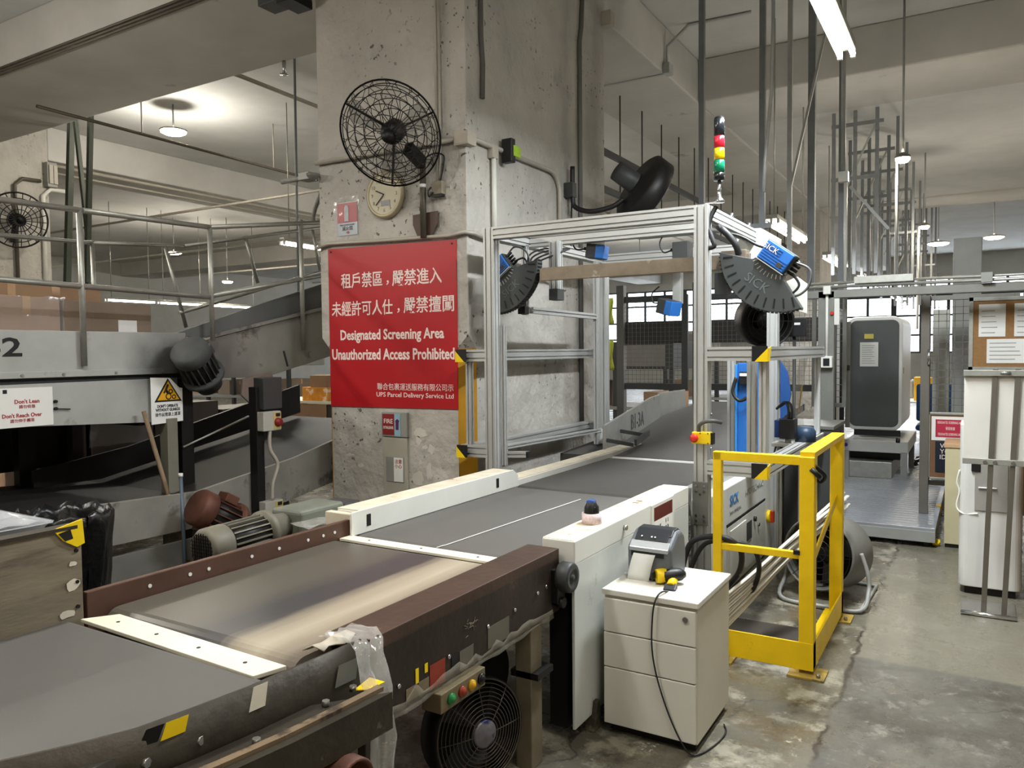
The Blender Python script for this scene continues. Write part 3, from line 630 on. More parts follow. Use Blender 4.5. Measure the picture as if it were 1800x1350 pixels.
# yellow and black corner caps
def cap(x, y, z, s):
    q = MB(); q.box(x-.006, x+.006, y-.045, y+.04, z-.042, z+.042)
    a = MB(); a.add([(x-.045*s,y-.046,z-.043),(x+.04*s,y-.046,z-.043),(x+.04*s,y-.046,z+.043),(x-.045*s,y-.046,z+.043)], [(0,1,2,3)]); a.build('corner_cap', M_black, G, solid=.006)
    b = MB(); b.add([(x-.03*s,y-.051,z-.044),(x+.042*s,y-.051,z-.044),(x+.042*s,y-.051,z+.030)], [(0,1,2)]); b.build('corner_cap', M_yellowp, G, solid=.004)
    c = MB(); c.add([(x+.043*s,y-.045,z-.044),(x+.043*s,y-.01,z-.044),(x+.043*s,y+.03,z+.04),(x+.043*s,y-.045,z+.03)], [(0,1,2,3)]); c.build('corner_cap', M_yellowp, G, solid=.004)
for z in (1.572,.915): cap(xo, yf-.03, z, -1); cap(xq, yf-.005, z, 1)
# inner hanging frame carrying the readers
ex('hanger', (-2.52,4.80,2.02), (-2.52,4.80,2.36), .07, .07, YU); ex('hanger', (-2.80,4.86,1.86), (-2.80,4.86,2.36), .04, .04, YU); ex('hanger', (-2.78,4.90,1.895), (-2.78,6.0,1.885), .045, .045)
MB().box(-2.83, -2.77, 4.80, 4.86, 1.865, 1.92).build('end_cap', M_black, G, .003); ex('low_rail', (xl+.06,4.5,.945), (xl+.06,6.1,.915), .03, .03)
ex('low_rail', (xo,4.52,.875), (-2.60,4.52,.90), .04, .04); MB().box(-2.60,-2.585,4.50,4.54,.88,.92).build('end_cap', M_black, G)
M_bar = mat('worn_steel_bar', (150,138,122), .45, .55, .2, 10, rgb2=(190,182,168), t2=.62, s2=9)
MB().bar((-2.53,4.62,2.115), (-1.14,4.62,2.115), .03, .088).build('cross_bar', M_bar, G, .003)
MB().bar((-2.53,4.615,2.113), (-2.62,4.95,2.10), .03, .08).build('cross_bar', M_bar, G, .003)
MB().box(-2.555, -2.485, 4.76, 4.86, 1.95, 2.03).build('clamp', M_dgrey, G, .004)
MB().box(-1.31, -1.16, 4.60, 4.66, 2.06, 2.18).build('clamp', M_bar, G, .003); MB().box(-1.34, -1.25, 4.57, 4.62, 1.92, 2.05).build('clamp', M_dgrey, G, .003)
# splice plate with screws on the front right post
sp = MB().box(xr-.046, xr+.046, yf-.048, yf-.041, .575, .83).build('splice_plate', mat('zinc_plate', (132,132,126), .45, .5, .1, 10), G, .002)
for z in (.805,.775,.63,.60):
    for dx in (-.024,.024): MB().cyl((xr+dx,yf-.052,z), (xr+dx,yf-.047,z), .008, n=10).build('screw', M_chrome, sp)
MB().cyl((xr,yf-.050,.755), (xr,yf-.047,.755), .007, n=10).build('screw', M_chrome, sp)
for y, z in ((6.15,2.47),(5.05,2.47),(5.5,2.47)): MB().cyl((xr,y,2.43), (xr,y,2.475), .014, n=8).build('eye_bolt', M_chrome, G)
for z in (.84,1.02,1.22): MB().cyl((xr+.04,yf+.02,z), (xr+.05,yf+.02,z), .008, n=8).build('screw', M_chrome, G)
MB().box(-2.80, -2.70, 6.05, 6.12, .80, .92).build('base_block', M_white, G, .004)
# cable loops
def cable(pts, r=.008, parent=G, nm='cable', m=None): return MB().tube(spline(pts, 6), r, 7).build(nm, m or M_rubber, parent)
cable([(-1.30,4.47,2.42),(-1.325,4.45,2.36),(-1.335,4.44,2.30),(-1.31,4.43,2.23),(-1.30,4.43,2.19),(-1.335,4.43,2.18)], .014)
cable([(-1.32,4.60,2.32),(-1.29,4.55,2.30),(-1.25,4.55,2.26),(-1.21,4.56,2.20),(-1.20,4.58,2.15)], .02)
cable([(-1.30,4.6,2.29),(-1.2,4.62,2.26),(-1.10,4.64,2.20),(-1.02,4.66,2.18)], .009)
for k in range(4): cable([(-2.70+.02*k,4.72,2.20-.02*k),(-2.68+.02*k,4.72,2.27-.02*k),(-2.60+.03*k,4.78,2.31-.015*k),(-2.45,4.88,2.31)], .006)
# emergency stop on the post
t = thing('emergency_stop', 'yellow box with red emergency stop button on the front gantry post', 'stop button', (-1.37,4.38,1.09))
MB().box(-1.405, -1.295, 4.345, 4.395, 1.055, 1.125).build('box', M_yellowp, t, .006)
MB().lathe([(0,.03),(.016,.03),(.024,.022),(.024,.014),(.012,.008),(.012,0)], (-1.385,4.345,1.09), (0,-1,0), 20).build('mushroom_button', mat('stop_red', (214,52,40), .35, 0, 0), t)
for dx, z in ((-.09,1.118),(-.01,1.118),(-.01,1.062)): MB().cyl((-1.31+dx*0.0+(-.0 if dx > -.05 else -.045),4.344,z), (-1.31+(-.0 if dx > -.05 else -.045),4.346,z), .004, n=8).build('screw', M_black, t)
MB().box(-1.297, -1.285, 4.35, 4.40, 1.055, 1.12).build('gland_plate', M_black, t)
MB().tube(spline([(-1.37,4.37,1.125),(-1.365,4.36,1.16),(-1.33,4.35,1.185),(-1.28,4.36,1.19),(-1.25,4.40,1.18)], 6), .012, 8).build('cable', mat('grey_hose', (88,88,86), .5, 0, .05), t)
# signal tower
t = thing('signal_tower', 'signal tower with red, yellow and green lamps on the gantry corner', 'signal light', (-1.28,4.46,2.43))
MB().cyl((-1.28,4.46,2.47), (-1.28,4.46,2.565), .011, n=12).build('pole', M_chrome, t)
MB().lathe([(.0,.0),(.032,.0),(.03,.012),(.014,.03),(.012,.06)], (-1.28,4.46,2.44), ZU, 16).build('base', M_chrome, t)
MB().bar((-1.36,4.46,2.445), (-1.27,4.46,2.445), .03, .006).build('bracket', M_chrome, t)
z = 2.565
for nm, c, h, em in (('lower_cap',(20,22,22),.045,0),('green_lamp',(8,110,76),.072,0),('yellow_lamp',(232,196,12),.068,0),('red_lamp',(205,30,48),.068,.0),('buzzer',(26,28,32),.10,0)):
    r = .03; MB().lathe([(0,0),(r,0),(r,h-.006),(r-.003,h-.003),(r-.003,h),(0,h)], (-1.28,4.46,z), ZU, 24).build(nm, mat(nm, c, .18, 0, 0, coat=.6), t); z += h
MB().lathe([(0,.012),(.012,.012),(.026,.004),(.028,0)], (-1.28,4.46,z), ZU, 20).build('top_cap', M_blackm, t)
# ------------------------------------------------------------------ bar-code readers with fan-shaped shrouds
def fan_reader(label, org, u, v, w_, front_text='SICK'):
    """local x along shroud centreline away from the head, y across, z out of the face"""
    t = thing('code_reader', label, 'scanner', (0,0,0), 'fan-shrouded code readers on the gantry')
    b = MB().box(-.125, 0, -.095, .095, -.07, .025); b.build('head', M_dgrey, t, .008, seg=3)
    q = MB().box(-.118, -.004, -.088, .088, .025, .045); q.build('head_cover', M_blue, t, .006, seg=3)
    for k in range(7): MB().box(-.105+.015*k, -.100+.015*k, -.08, .08 if k > 2 else .02, .0455, .049).build('cooling_rib', M_blue, t)
    MB().box(-.045, -.015, .03, .062, .0455, .050).build('panel', M_dgrey, t, .002)
    MB().box(-.001, .004, -.092, .092, .02, .048).build('edge_trim', M_alu, t)
    P = [(.0,-.095),(.0,.095)]; R = .245; c0 = -.10
    arcp = [(c0+math.cos(a)*.345, math.sin(a)*.345) for a in [math.radians(56-112*k/18) for k in range(19)]]
    outl = [(0,-.095)]+[(.03,-.11)]+list(reversed(arcp))[0:]+[(.03,.11),(0,.095)]
    outl = [(0,-.095),(.02,-.105)]+sorted(arcp, key=lambda p: p[1])+[(.02,.105),(0,.095)]
    MB().prism(outl, (0,0,-.05), XU, YU, .07).build('shroud', M_shroud, t, .004)
    for k in range(11):
        a = math.radians(-50+10*k); ca, sa = math.cos(a), math.sin(a)
        MB().bar((c0+ca*.27,sa*.27,.0205), (c0+ca*.325,sa*.325,.0205), .009, .004, (0,0,1)).build('louvre', M_black, t)
    for k in range(9):
        a = math.radians(-36+9*k); ca, sa = math.cos(a), math.sin(a)
        MB().bar((c0+ca*.135,sa*.135,.0205), (c0+ca*.16,sa*.16,.0205), .005, .003).build('louvre', M_galv, t)
    for k in range(30):
        a = math.radians(-55+110*k/29); ca, sa = math.cos(a), math.sin(a)
        MB().bar((c0+ca*.338,sa*.338,-.01), (c0+ca*.352,sa*.352,-.01), .006, .05).build('edge_fin', M_black, t)
    text(front_text, .075, (.115,.0,.0215), (0,1,0), (-1,0,0), mat('embossed_grey', (96,104,104), .5, 0, 0), t)
    text(front_text, .045, (-.085,-.045,.0495), (0,1,0), (-1,0,0), M_signw, t)
    for k in range(4): MB().cyl((-.07+.025*k-.03,.095,-.03), (-.07+.025*k-.03,.135,-.03), .009, n=8).build('plug', M_black, t)
    MB().tube(spline([(-.09,.10,0),(-.10,.19,.0),(-.02,.24,.0),(.06,.21,-.01),(.06,.12,-.03)], 6), .007, 6).build('cable', mat('grey_hose', (88,88,86)), t)
    MB().tube(spline([(-.03,.12,-.02),(.0,.19,-.02),(.07,.18,-.02),(.09,.12,-.03)], 6), .007, 6).build('cable', M_rubber, t)
    w = Vector(u).cross(Vector(v)).normalized()
    place(t, frameM(org, Vector(u).normalized(), Vector(v).normalized(), w)); return t
M_shroud = mat('shroud_grey', (66,70,70), .5, .05, .08, 6)
fan_reader('large code reader with blue head and dark fan shroud right of the signal tower', (-1.014,4.56,2.069), (-.6,0,-.8), (.8,0,-.6), None)
fan_reader('dark code reader half hidden behind the left front gantry post', (-2.86,4.66,2.13), (.6,0,-.8), (.8,0,.6), None)
def small_camera(label, c, s, rot, blue=True, arm=None):
    t = thing('scan_camera', label, 'camera', (0,0,0), 'box cameras on the gantry'); a, b, h = s
    MB().box(-a, a, -b, b, -h, h).build('body', M_dgrey, t, .006)
    if blue: MB().box(a*.1, a+.006, -b-.004, b+.004, -h*.95, h*.95).build('front_half', M_blue, t, .006)
    MB().cyl((-a,0,h*.3), (-a-.03,0,h*.3), .012, n=8).build('plug', M_black, t)
    MB().tube(spline([(-a-.02,0,h*.3),(-a-.09,0,h*.1),(-a-.12,0,h*1.2),(-a-.06,0,h*2.4)], 5), .006, 6).build('cable', M_rubber, t)
    if arm: MB().bar((0,0,h), arm, .04, .012).build('arm', M_galv, t)
    o = place(t, Matrix.Translation(c) @ Matrix.Rotation(rot[2],4,'Z') @ Matrix.Rotation(rot[1],4,'Y')); return t
small_camera('blue-fronted camera hanging from the second top beam, left of centre', (-2.30,5.0,2.29), (.065,.05,.05), (0,.15,.1))
small_camera('black box camera under the second top beam at right', (-1.98,5.9,2.36), (.065,.06,.075), (0,0,0), False)
small_camera('blue-black camera on a grey drop arm over the middle of the belt', (-2.13,6.0,1.94), (.075,.06,.06), (0,.25,-.35), True, None)
t = thing('drop_arm', 'grey square drop arm holding the middle camera over the belt', 'arm', (-2.09,6.05,2.0)); MB().box(-2.12,-2.05,6.06,6.13,1.97,2.34).build('arm', M_grey, t, .004)
# white junction cabinet and bracket on the right top beam
t = thing('junction_cabinet', 'white junction cabinet on the right top beam behind the blue reader', 'cabinet', (-1.3,5.7,2.3))
MB().box(-1.47, -1.30, 5.55, 6.15, 2.22, 2.44).build('body', mat('pale_cabinet', (214,218,212), .5, 0, .04), t, .006); MB().box(-1.305,-1.295,5.62,5.70,2.30,2.36).build('latch', M_grey, t, .002)
MB().box(-1.30,-1.285,5.56,6.14,2.24,2.43).build('door', M_white, t, .004)
t = thing('bracket_plate', 'pale folded bracket plate right of the blue reader shroud', 'bracket', (-.9,4.7,1.9))
q = MB(); q.prism([(-.965,1.99),(-.90,2.015),(-.845,1.97),(-.845,1.80),(-.975,1.835)], (0,4.74,0), XU, ZU, .01); q.build('plate', M_white, t, .002)
MB().bar((-.93,4.73,1.90), (-1.10,4.66,2.08), .02, .04).build('stay', M_galv, t)
# cabinet under the gantry: white power cabinet with two prints
t = thing('power_cabinet', 'white power cabinet with SICK print below the right outrigger', 'cabinet', (-1.4,5.4,0))
MB().box(-1.46, -1.375, 4.50, 6.36, .02, .70).build('body', M_white, t, .006)
q = MB(); q.prism([(4.965,.44),(6.01,.44),(6.01,.06),(4.965,.06)], (-1.3755,0,0), YU, ZU, .008); q.build('door', mat('door_white', (206,206,198), .45, 0, .06, 3), t, .003)
MB().box(-1.374,-1.368,4.965,6.01,.444,.460).build('door_gap', M_black, t)
MB().box(-1.368,-1.360,5.02,5.42,.09,.41).build('inset_panel', M_white, t, .003)
text('SICK', .13, (-1.3735,5.155,.60), YU, ZU, mat('print_blue', (70,130,190), .5, 0, 0), t, width=.215, height=.072, bold=.004)
text('Sensor Intelligence.', .04, (-1.3735,5.185,.52), YU, ZU, mat('print_grey', (150,150,146), .6, 0, 0), t, width=.28)
text('HYDTECHNIC', .10, (-1.3735,5.70,.588), YU, ZU, mat('print_grey', (150,150,146)), t, width=.52, height=.045)
MB().box(-1.367,-1.362,5.45,5.58,.25,.38).build('meter', M_dgrey, t, .002)
MB().cyl((-1.368,5.66,.37), (-1.35,5.66,.37), .018, n=12).build('lock', M_black, t); MB().cyl((-1.368,5.78,.305), (-1.355,5.78,.305), .014, n=12).build('lock', M_chrome, t)
MB().cyl((-1.375,6.12,.30), (-1.35,6.12,.30), .05, n=20).build('switch_plate', M_yellowp, t); MB().box(-1.352,-1.325,6.10,6.14,.255,.345).build('switch_handle', mat('switch_red', (190,60,30), .4, 0, 0), t, .004)
# grey narrow panel left of the cabinet
MB().box(-1.455,-1.38,4.485,4.50,.02,.69).build('side_leaf', M_white, t)
# blue sorter column standing by the belt
t = thing('blue_column', 'bright blue machine column standing between gantry posts', 'machine', (-1.37,5.5,.75))
MB().box(-1.44, -1.29, 5.48, 5.56, .80, 1.50).build('body', M_blue, t, .004); MB().box(-1.455,-1.44,5.46,5.58,.86,1.49).build('flange', mat('light_blue', (60,140,214), .4), t, .003)
MB().box(-1.45,-1.29,5.44,5.48,.765,.80).build('foot', mat('deep_blue', (30,60,96), .4), t)
MB().box(-1.42,-1.33,5.44,5.48,1.35,1.44).build('valve_block', M_black, t, .004); MB().box(-1.415,-1.365,5.435,5.44,1.41,1.43).build('valve_label', M_paper, t)
MB().tube(spline([(-1.44,5.44,1.40),(-1.46,5.43,1.30),(-1.41,5.42,1.24),(-1.34,5.42,1.28),(-1.32,5.42,1.36)], 6), .012, 7).build('hose', M_rubber, t)
q = MB(); q.prism([(0,0),(.05,.05),(.075,.20),(.05,.36),(0,.44)], (-1.235,5.9,1.07), XU, ZU, .02); q.build('curved_guard', mat('deep_blue_guard', (38,78,138), .5), t)
t = thing('steel_upright', 'plain alloy upright standing left of the blue column', 'upright', (-1.50,5.6,0)); extrusion((-1.52,5.62,.62),(-1.52,5.62,1.55),.05,.05,YU).build('bar', M_alu, t)
# reader unit on the low bracket
t = thing('belt_camera', 'black cube camera with two hoses on a low bracket in the right outrigger', 'camera', (-1.11,5.5,1.05))
MB().box(-1.15,-1.05,5.45,5.56,.985,1.12).build('body', M_black, t, .006); MB().box(-1.185,-1.15,5.46,5.55,.99,1.11).build('blue_half', mat('navy', (24,44,92), .4), t, .004)
for dx in (0,.02): MB().tube(spline([(-1.10+dx,5.5,1.12),(-1.10+dx,5.5,1.19),(-1.13+dx,5.52,1.23),(-1.19,5.55,1.18)], 6), .009, 7).build('hose', M_rubber, t)
MB().box(-1.20,-1.00,5.44,5.58,.93,.955).build('shelf', M_galv, t, .003); MB().cyl((-1.10,5.5,.95),(-1.10,5.5,.99),.02,n=10).build('stem', M_grey, t)
MB().lathe([(0,0),(.07,0),(.07,.07),(.05,.10),(0,.10)], (-1.01,5.62,.955), ZU, 18).build('motor', mat('navy_grey', (40,58,80), .45), t)
for k in range(5): MB().tube(spline([(-1.18+.04*k,5.5,.93),(-1.19+.04*k,5.49,.86-.03*(k%2)),(-1.14+.04*k,5.49,.85),(-1.15+.04*k,5.5,.93)], 5), .006, 6).build('cable_loop', M_black, t)
for x in (-1.16,-1.02): extrusion((x,5.52,.0),(x,5.52,.93),.03,.03,YU).build('leg', M_galv, t)
# translucent dust curtain strip hanging from the right outrigger
t = thing('plastic_sheet', 'clear plastic sheet strip hanging inside the right outrigger', 'plastic sheet', (-1.05,5.9,1.5))
rows = [[(-1.03-.04*math.sin(a/7*PI)-.03*(a/7), 5.52+.10*k+.22*(1-a/7)*0+.10*math.sin(a/8*PI), 1.54-.075*a) for k in range(4)] for a in range(8)]
MB().sheet(rows).build('sheet', mat('hazy_sheet', (214,212,204), .25, 0, .1, alpha=.45), t)
q = MB(); q.add([(-1.062,5.75,1.34),(-1.062,5.80,1.34),(-1.085,5.80,1.15),(-1.085,5.75,1.15)], [(0,1,2,3)]); q.build('label', mat('amber_label', (196,160,90), .6), t, solid=.002)
# ================================================================== things on the pillar
yF = 4.64; xR = -3.15
t = thing('warning_notice', 'large red notice in Chinese and English reading Designated Screening Area on the pillar', 'sign', (-3.87,yF-.01,1.165))
q = MB(); q.add([(-4.503,yF-.006,1.166),(-3.244,yF-.006,1.178),(-3.243,yF-.006,2.412),(-4.503,yF-.006,2.436)], [(0,1,2,3)]); brd = q.build('board', M_red, t, solid=.008)
yT = yF-.011
def st(b, x0, x1, zc, h, bold=.004): text(b, .1, ((x0+x1)/2,yT,zc), XU, ZU, M_signw, brd, width=x1-x0, height=h, bold=bold)
st('租戶禁區', -4.366, -3.939, 2.17, .120, .001); st('，', -3.899, -3.875, 2.135, .036, .001); st('嚴禁進入', -3.842, -3.374, 2.165, .122, .001)
st('未經許可人仕', -4.472, -3.842, 1.95, .118, .001); st('，', -3.796, -3.772, 1.918, .036, .001); st('嚴禁擅闖', -3.734, -3.267, 1.955, .124, .001)
st('Designated Screening Area', -4.383, -3.36, 1.728, .108, .0025)
st('Unauthorized Access Prohibited', -4.477, -3.268, 1.586, .088, .0025)
st('聯合包裹運送服務有限公司示', -4.008, -3.281, 1.335, .054, .0)
st('UPS Parcel Delivery Service Ltd', -4.017, -3.281, 1.268, .048, .0008)
for x, z in ((-4.47,2.41),(-3.28,2.385)): MB().cyl((x,yT-.004,z), (x,yT,z), .007, n=8).build('screw', M_blackm, t)
# wall clock
t = thing('wall_clock', 'round cream wall clock partly hidden by the fan guard', 'clock', (-3.88,yF,2.8))
c0 = (-3.885,yF,2.80)
MB().lathe([(.0,0),(.175,0),(.182,.012),(.178,.035),(.160,.045),(.150,.036),(.0,.034)], c0, (0,-1,0), 40).build('case', mat('clock_case', (172,160,132), .4, .2, .1), t)
DIAL = MB().cyl((-3.885,yF-.030,2.80), (-3.885,yF-.0365,2.80), .149, n=40).build('dial', mat('dial_cream', (206,198,172), .5, 0, .05), t)
for k in range(1,13):
    a = PI/2-k*PI/6; text(str(k), .040, (-3.885+math.cos(a)*.118,yF-.0372,2.80+math.sin(a)*.118), XU, ZU, mat('dial_ink', (120,112,92), .5, 0, 0), DIAL, 'numeral')
MB().box(-3.915,-3.83,yF-.040,yF-.0368,2.715,2.755).build('date_window', mat('lcd', (70,62,62), .3, 0, 0), t)
cc = Vector((-3.885,yF-.042,2.80))
MB().bar(cc+Vector((.0,0,.0)), cc+Vector((-.078,0,.035)), .008, .003, (0,1,0)).build('hour_hand', M_ink, t); MB().bar(cc, cc+Vector((-.08,0,-.075)), .006, .003, (0,1,0)).build('minute_hand', M_ink, t)
# the big wall fan with wire cage
t = thing('wall_fan', 'large black wire-caged wall fan high on the pillar above the clock', 'fan', (0,0,0))
R_ = .47; nr = 26
def cage(side, m, nm):
    q = MB(); dep = .12*side
    rad = [(.10,1.0),(.20,.97),(.29,.88),(.37,.66),(.43,.36),(.47,0)]
    for f, h in rad[1:]:
        q.tube([(math.cos(a*2*PI/48)*f, math.sin(a*2*PI/48)*f, dep*h) for a in range(48)], .0042 if f < .47 else .009, 5, closed=True)
    for k in range(nr):
        a0 = 2*PI*k/nr; pts = []
        for i, (f, h) in enumerate(rad):
            wob = .075*(1 if (i+k) % 2 else -1)*(0 if i in (0,5) else 1)
            pts.append((math.cos(a0+wob)*f, math.sin(a0+wob)*f, dep*h))
        q.tube(pts, .0036, 4)
    return q.build(nm, m, t)
cage(1, M_blackm, 'front_cage'); cage(-1, M_blackm, 'rear_cage')
MB().lathe([(0,-.20),(.085,-.20),(.10,-.17),(.105,-.04),(.09,.0),(.05,.02),(0,.02)], (0,0,0), ZU, 24).build('motor', M_blackm, t)
MB().lathe([(0,.10),(.05,.09),(.055,.03),(.05,.0)], (0,0,0), ZU, 20).build('hub', M_blackm, t)
for k in range(3):
    a = 2*PI*k/3+.35; ca, sa = math.cos(a), math.sin(a)
    MB().bar((ca*.09,sa*.09,-.10), (ca*.46,sa*.46,-.005), .018, .012).build('cage_stay', M_blackm, t)
    pr = [(.06,-.03,.03),(.40,-.10,.045),(.42,.03,.0),(.36,.13,-.045),(.07,.04,-.02)]
    q = MB(); q.add([(ca*r-sa*s_, sa*r+ca*s_, z) for r, s_, z in pr], [(0,1,2,3,4)]); q.build('blade', mat('fan_blade_clear', (90,88,84), .35, .3, .1, alpha=.22), t, solid=.003)
# front of the cage looks towards the pillar side: axis tilted down
n_ = Vector((.26,-.83,-.50)).normalized(); u_ = Vector((0,0,1)).cross(n_).normalized(); v_ = n_.cross(u_)
place(t, frameM((-3.50,4.22,3.105), u_, v_, n_) @ Matrix.Scale(.77,4))
t = thing('fan_mount', 'steel pole with shield-shaped plate carrying the caged fan on the pillar', 'bracket', (-3.505,yF,2.45))
MB().cyl((-3.505,yF-.05,2.44), (-3.505,yF-.05,3.02), .024, n=14).build('pole', mat('dull_pole', (86,80,70), .45, .4, .2, 20), t)
q = MB(); q.prism([(-.115,.075),(.115,.085),(.115,-.005),(.07,-.085),(-.075,-.085),(-.115,.0)], (-3.505,yF-.018,2.545), XU, ZU, -.0 or .012); q.build('plate', M_brown, t, .003)
MB().bar((-3.505,yF-.05,2.98), (-3.49,4.40,3.05), .07, .09).build('knuckle', M_blackm, t, .01)
MB().cyl((-3.505,yF-.05,2.805), (-3.505,yF-.05,2.83), .026, n=14).build('collar', M_paper, t)
# plug box beside the pole
t = thing('socket_box', 'grimy switched socket box right of the fan pole', 'socket', (-3.38,yF,2.74))
MB().box(-3.425,-3.335,yF-.05,yF,2.74,2.84).build('box', mat('grimy_box', (140,130,112), .6, 0, .2, 12), t, .006); MB().box(-3.42,-3.33,yF-.06,yF-.02,2.725,2.745).build('flap', M_blackm, t)
MB().tube(spline([(-3.41,yF-.05,2.76),(-3.44,yF-.06,2.73),(-3.45,yF-.06,2.77),(-3.43,yF-.05,2.80)], 6), .006, 6).build('cable', M_black, t)
MB().tube(spline([(-3.36,yF-.03,2.84),(-3.33,yF-.03,2.95),(-3.33,yF-.03,3.02),(-3.40,yF-.05,3.04),(-3.48,yF-.08,3.0)], 6), .006, 6).build('cable', M_black, t)
# extinguisher sign upper
t = thing('extinguisher_sign', 'red and silver fire extinguisher sign wrapped in film, left of the clock', 'sign', (-4.29,yF,2.53))
MB().box(-4.393,-4.185,yF-.008,yF-.002,2.53,2.79).build('plate', mat('sign_silver', (150,158,164), .3, .3, .1, 20), t); MB().box(-4.392,-4.187,yF-.010,yF-.008,2.63,2.785).build('red_field', M_red, t)
MB().prism([(-.022,-.065),(.022,-.065),(.022,.04),(.012,.06),(-.012,.06),(-.022,.04)], (-4.295,yF-.0115,2.705), XU, ZU, .002).build('pictogram', mat('sign_grey', (170,176,182), .4, 0, 0), t)
text('滅火筒', .038, (-4.29,yF-.0105,2.585), XU, ZU, M_ink, t); text('FIRE EXTINGUISHER', .017, (-4.29,yF-.0105,2.612), XU, ZU, mat('sign_blue_ink', (40,60,110), .5, 0, 0), t)
MB().prism([(-.02,0),(0,-.012),(.02,0),(0,.012)], (-4.285,yF-.0105,2.552), XU, ZU, .001).build('emblem', M_inkr, t)
rows = [[(-4.43+.03*k+random.uniform(-.006,.006), yF-.014+random.uniform(-.006,.004), 2.50+.033*r+random.uniform(-.004,.004)) for k in range(10)] for r in range(11)]
MB().sheet(rows).build('film', M_film, t)
# wall cabinet: fire extinguisher plate and meter flap lower
t = thing('extinguisher_plate', 'small FIRE extinguisher plate in a metal holder below the red notice', 'sign', (-3.83,yF,.96))
MB().box(-3.955,-3.705,yF-.03,yF,.95,1.14).build('holder', M_grey, t, .004); MB().box(-3.942,-3.825,yF-.034,yF-.03,.965,1.125).build('red_field', mat('dull_red', (128,36,36), .5), t)
MB().box(-3.824,-3.765,yF-.034,yF-.03,.955,1.13).build('blue_field', mat('pale_blue', (140,176,190), .5), t); text('FIRE', .05, (-3.883,yF-.035,1.07), XU, ZU, M_signw, t); text('EXTINGUISHER', .03, (-3.883,yF-.035,1.02), XU, ZU, M_signw, t, width=.10)
MB().prism([(-.016,-.04),(.012,-.04),(.012,.02),(.02,.03),(0,.045),(-.02,.03),(-.016,.01)], (-3.795,yF-.0345,1.045), XU, ZU, .001).build('pictogram', mat('sign_purple', (80,30,80), .5, 0, 0), t)
t = thing('wall_panel', 'pale metal wall panel with paper slips below the FIRE plate', 'panel', (-3.83,yF,.5))
MB().box(-3.95,-3.715,yF-.02,yF,.30,.945).build('panel', mat('pale_panel', (178,174,160), .55, .1, .1, 5), t, .004); MB().box(-3.92,-3.745,yF-.026,yF-.02,.60,.795).build('flap', M_grey, t, .003)
MB().box(-3.84,-3.752,yF-.029,yF-.026,.605,.79).build('paper_slip', M_paper, t); [text(w__, .035, (-3.795,yF-.030,.762-.038*j), XU, ZU, M_inkr, t) for j, w__ in enumerate(('注意','小心'))]
# conduits
def conduit(label, pts, r=.016, m=None, group='conduits on the pillar', clips=()):
    t = thing('conduit', label, 'conduit', pts[0], group); MB().tube(pts, r, 8).build('pipe', m or M_conduit, t)
    for c in clips: MB().box(c[0]-.02,c[0]+.02,c[1]-.02,c[1]+.02,c[2]-.012,c[2]+.012).build('clip', m or M_conduit, t)
    return t
conduit('conduit crossing the pillar front behind the fan', [(-4.60,yF-.03,3.13),(-3.22,yF-.03,3.12)], .018, clips=[(-4.2,yF-.03,3.13)])
conduit('conduit along the top edge of the red notice', [(-4.62,yF-.03,2.445),(-4.48,yF-.03,2.475),(-3.9,yF-.03,2.455),(-3.28,yF-.03,2.44),(-3.15,yF-.03,2.455),(-3.11,yF+.02,2.45),(-3.11,4.9,2.43)], .015)
conduit('pair of thin conduits dropping from the ceiling to the socket box', [(-3.385,yF-.03,5.3),(-3.385,yF-.03,2.84)], .010); conduit('conduit beside the thin pair dropping to the socket box', [(-3.355,yF-.03,5.3),(-3.355,yF-.03,3.0),(-3.37,yF-.03,2.86)], .008)
conduit('dark cable stub hanging on the right pillar face near its front edge', [(-3.13,4.82,4.8),(-3.13,4.82,3.9),(-3.13,4.84,3.7),(-3.13,4.83,3.45)], .018, mat('dark_cable', (96,92,88), .6, 0, .1))
conduit('long dark conduit down the right pillar face near its far edge', [(-3.13,6.52,4.8),(-3.13,6.50,4.55),(-3.13,6.46,4.4),(-3.13,6.46,.9)], .022, mat('dark_conduit', (116,114,110), .5, .2, .1)); conduit('conduit sloping across the right pillar face and bending down', [(-3.12,4.66,3.125),(-3.12,5.3,3.125)]+arc((-3.12,5.86,2.96),.165,PI/2,0,6,YU,ZU)+[(-3.12,6.03,2.5)], .019)
conduit('short conduit dropping from the small box to the gantry top', [(-3.12,4.96,3.07),(-3.12,4.96,2.43)], .019, M_white)
def jbox(label, x0,x1,y0,y1,z0,z1):
    t = thing('junction_box', label, 'junction box', ((x0+x1)/2,(y0+y1)/2,z0), 'junction boxes'); MB().box(x0,x1,y0,y1,z0,z1).build('box', mat('box_cream', (186,178,164), .5, 0, .1, 8), t, .004); 
    MB().box(x0+.01,x1-.01,y0-.003,y0,z0+.01,z1-.01).build('lid', mat('box_cream', (186,178,164)), t)
    return t
jbox('junction box wrapped over the pillar corner', -3.225,-3.10,yF-.05,yF+.06,3.07,3.165); jbox('junction box halfway along the conduit on the right pillar face', -3.15,-3.10,4.92,5.0,3.04,3.14); jbox('junction box at the far top corner of the pillar', -3.15,-3.05,6.97,7.07,4.72,4.86)
t = thing('detector', 'small black and lime detector on the conduit of the right pillar face', 'detector', (-3.08,5.12,3.1)); MB().box(-3.12,-3.03,5.07,5.13,3.03,3.21).build('body', M_black, t, .006); MB().box(-3.045,-3.025,5.10,5.20,3.08,3.16).build('lens', mat('lime', (160,200,40), .4, 0, .2, 20), t, .004)
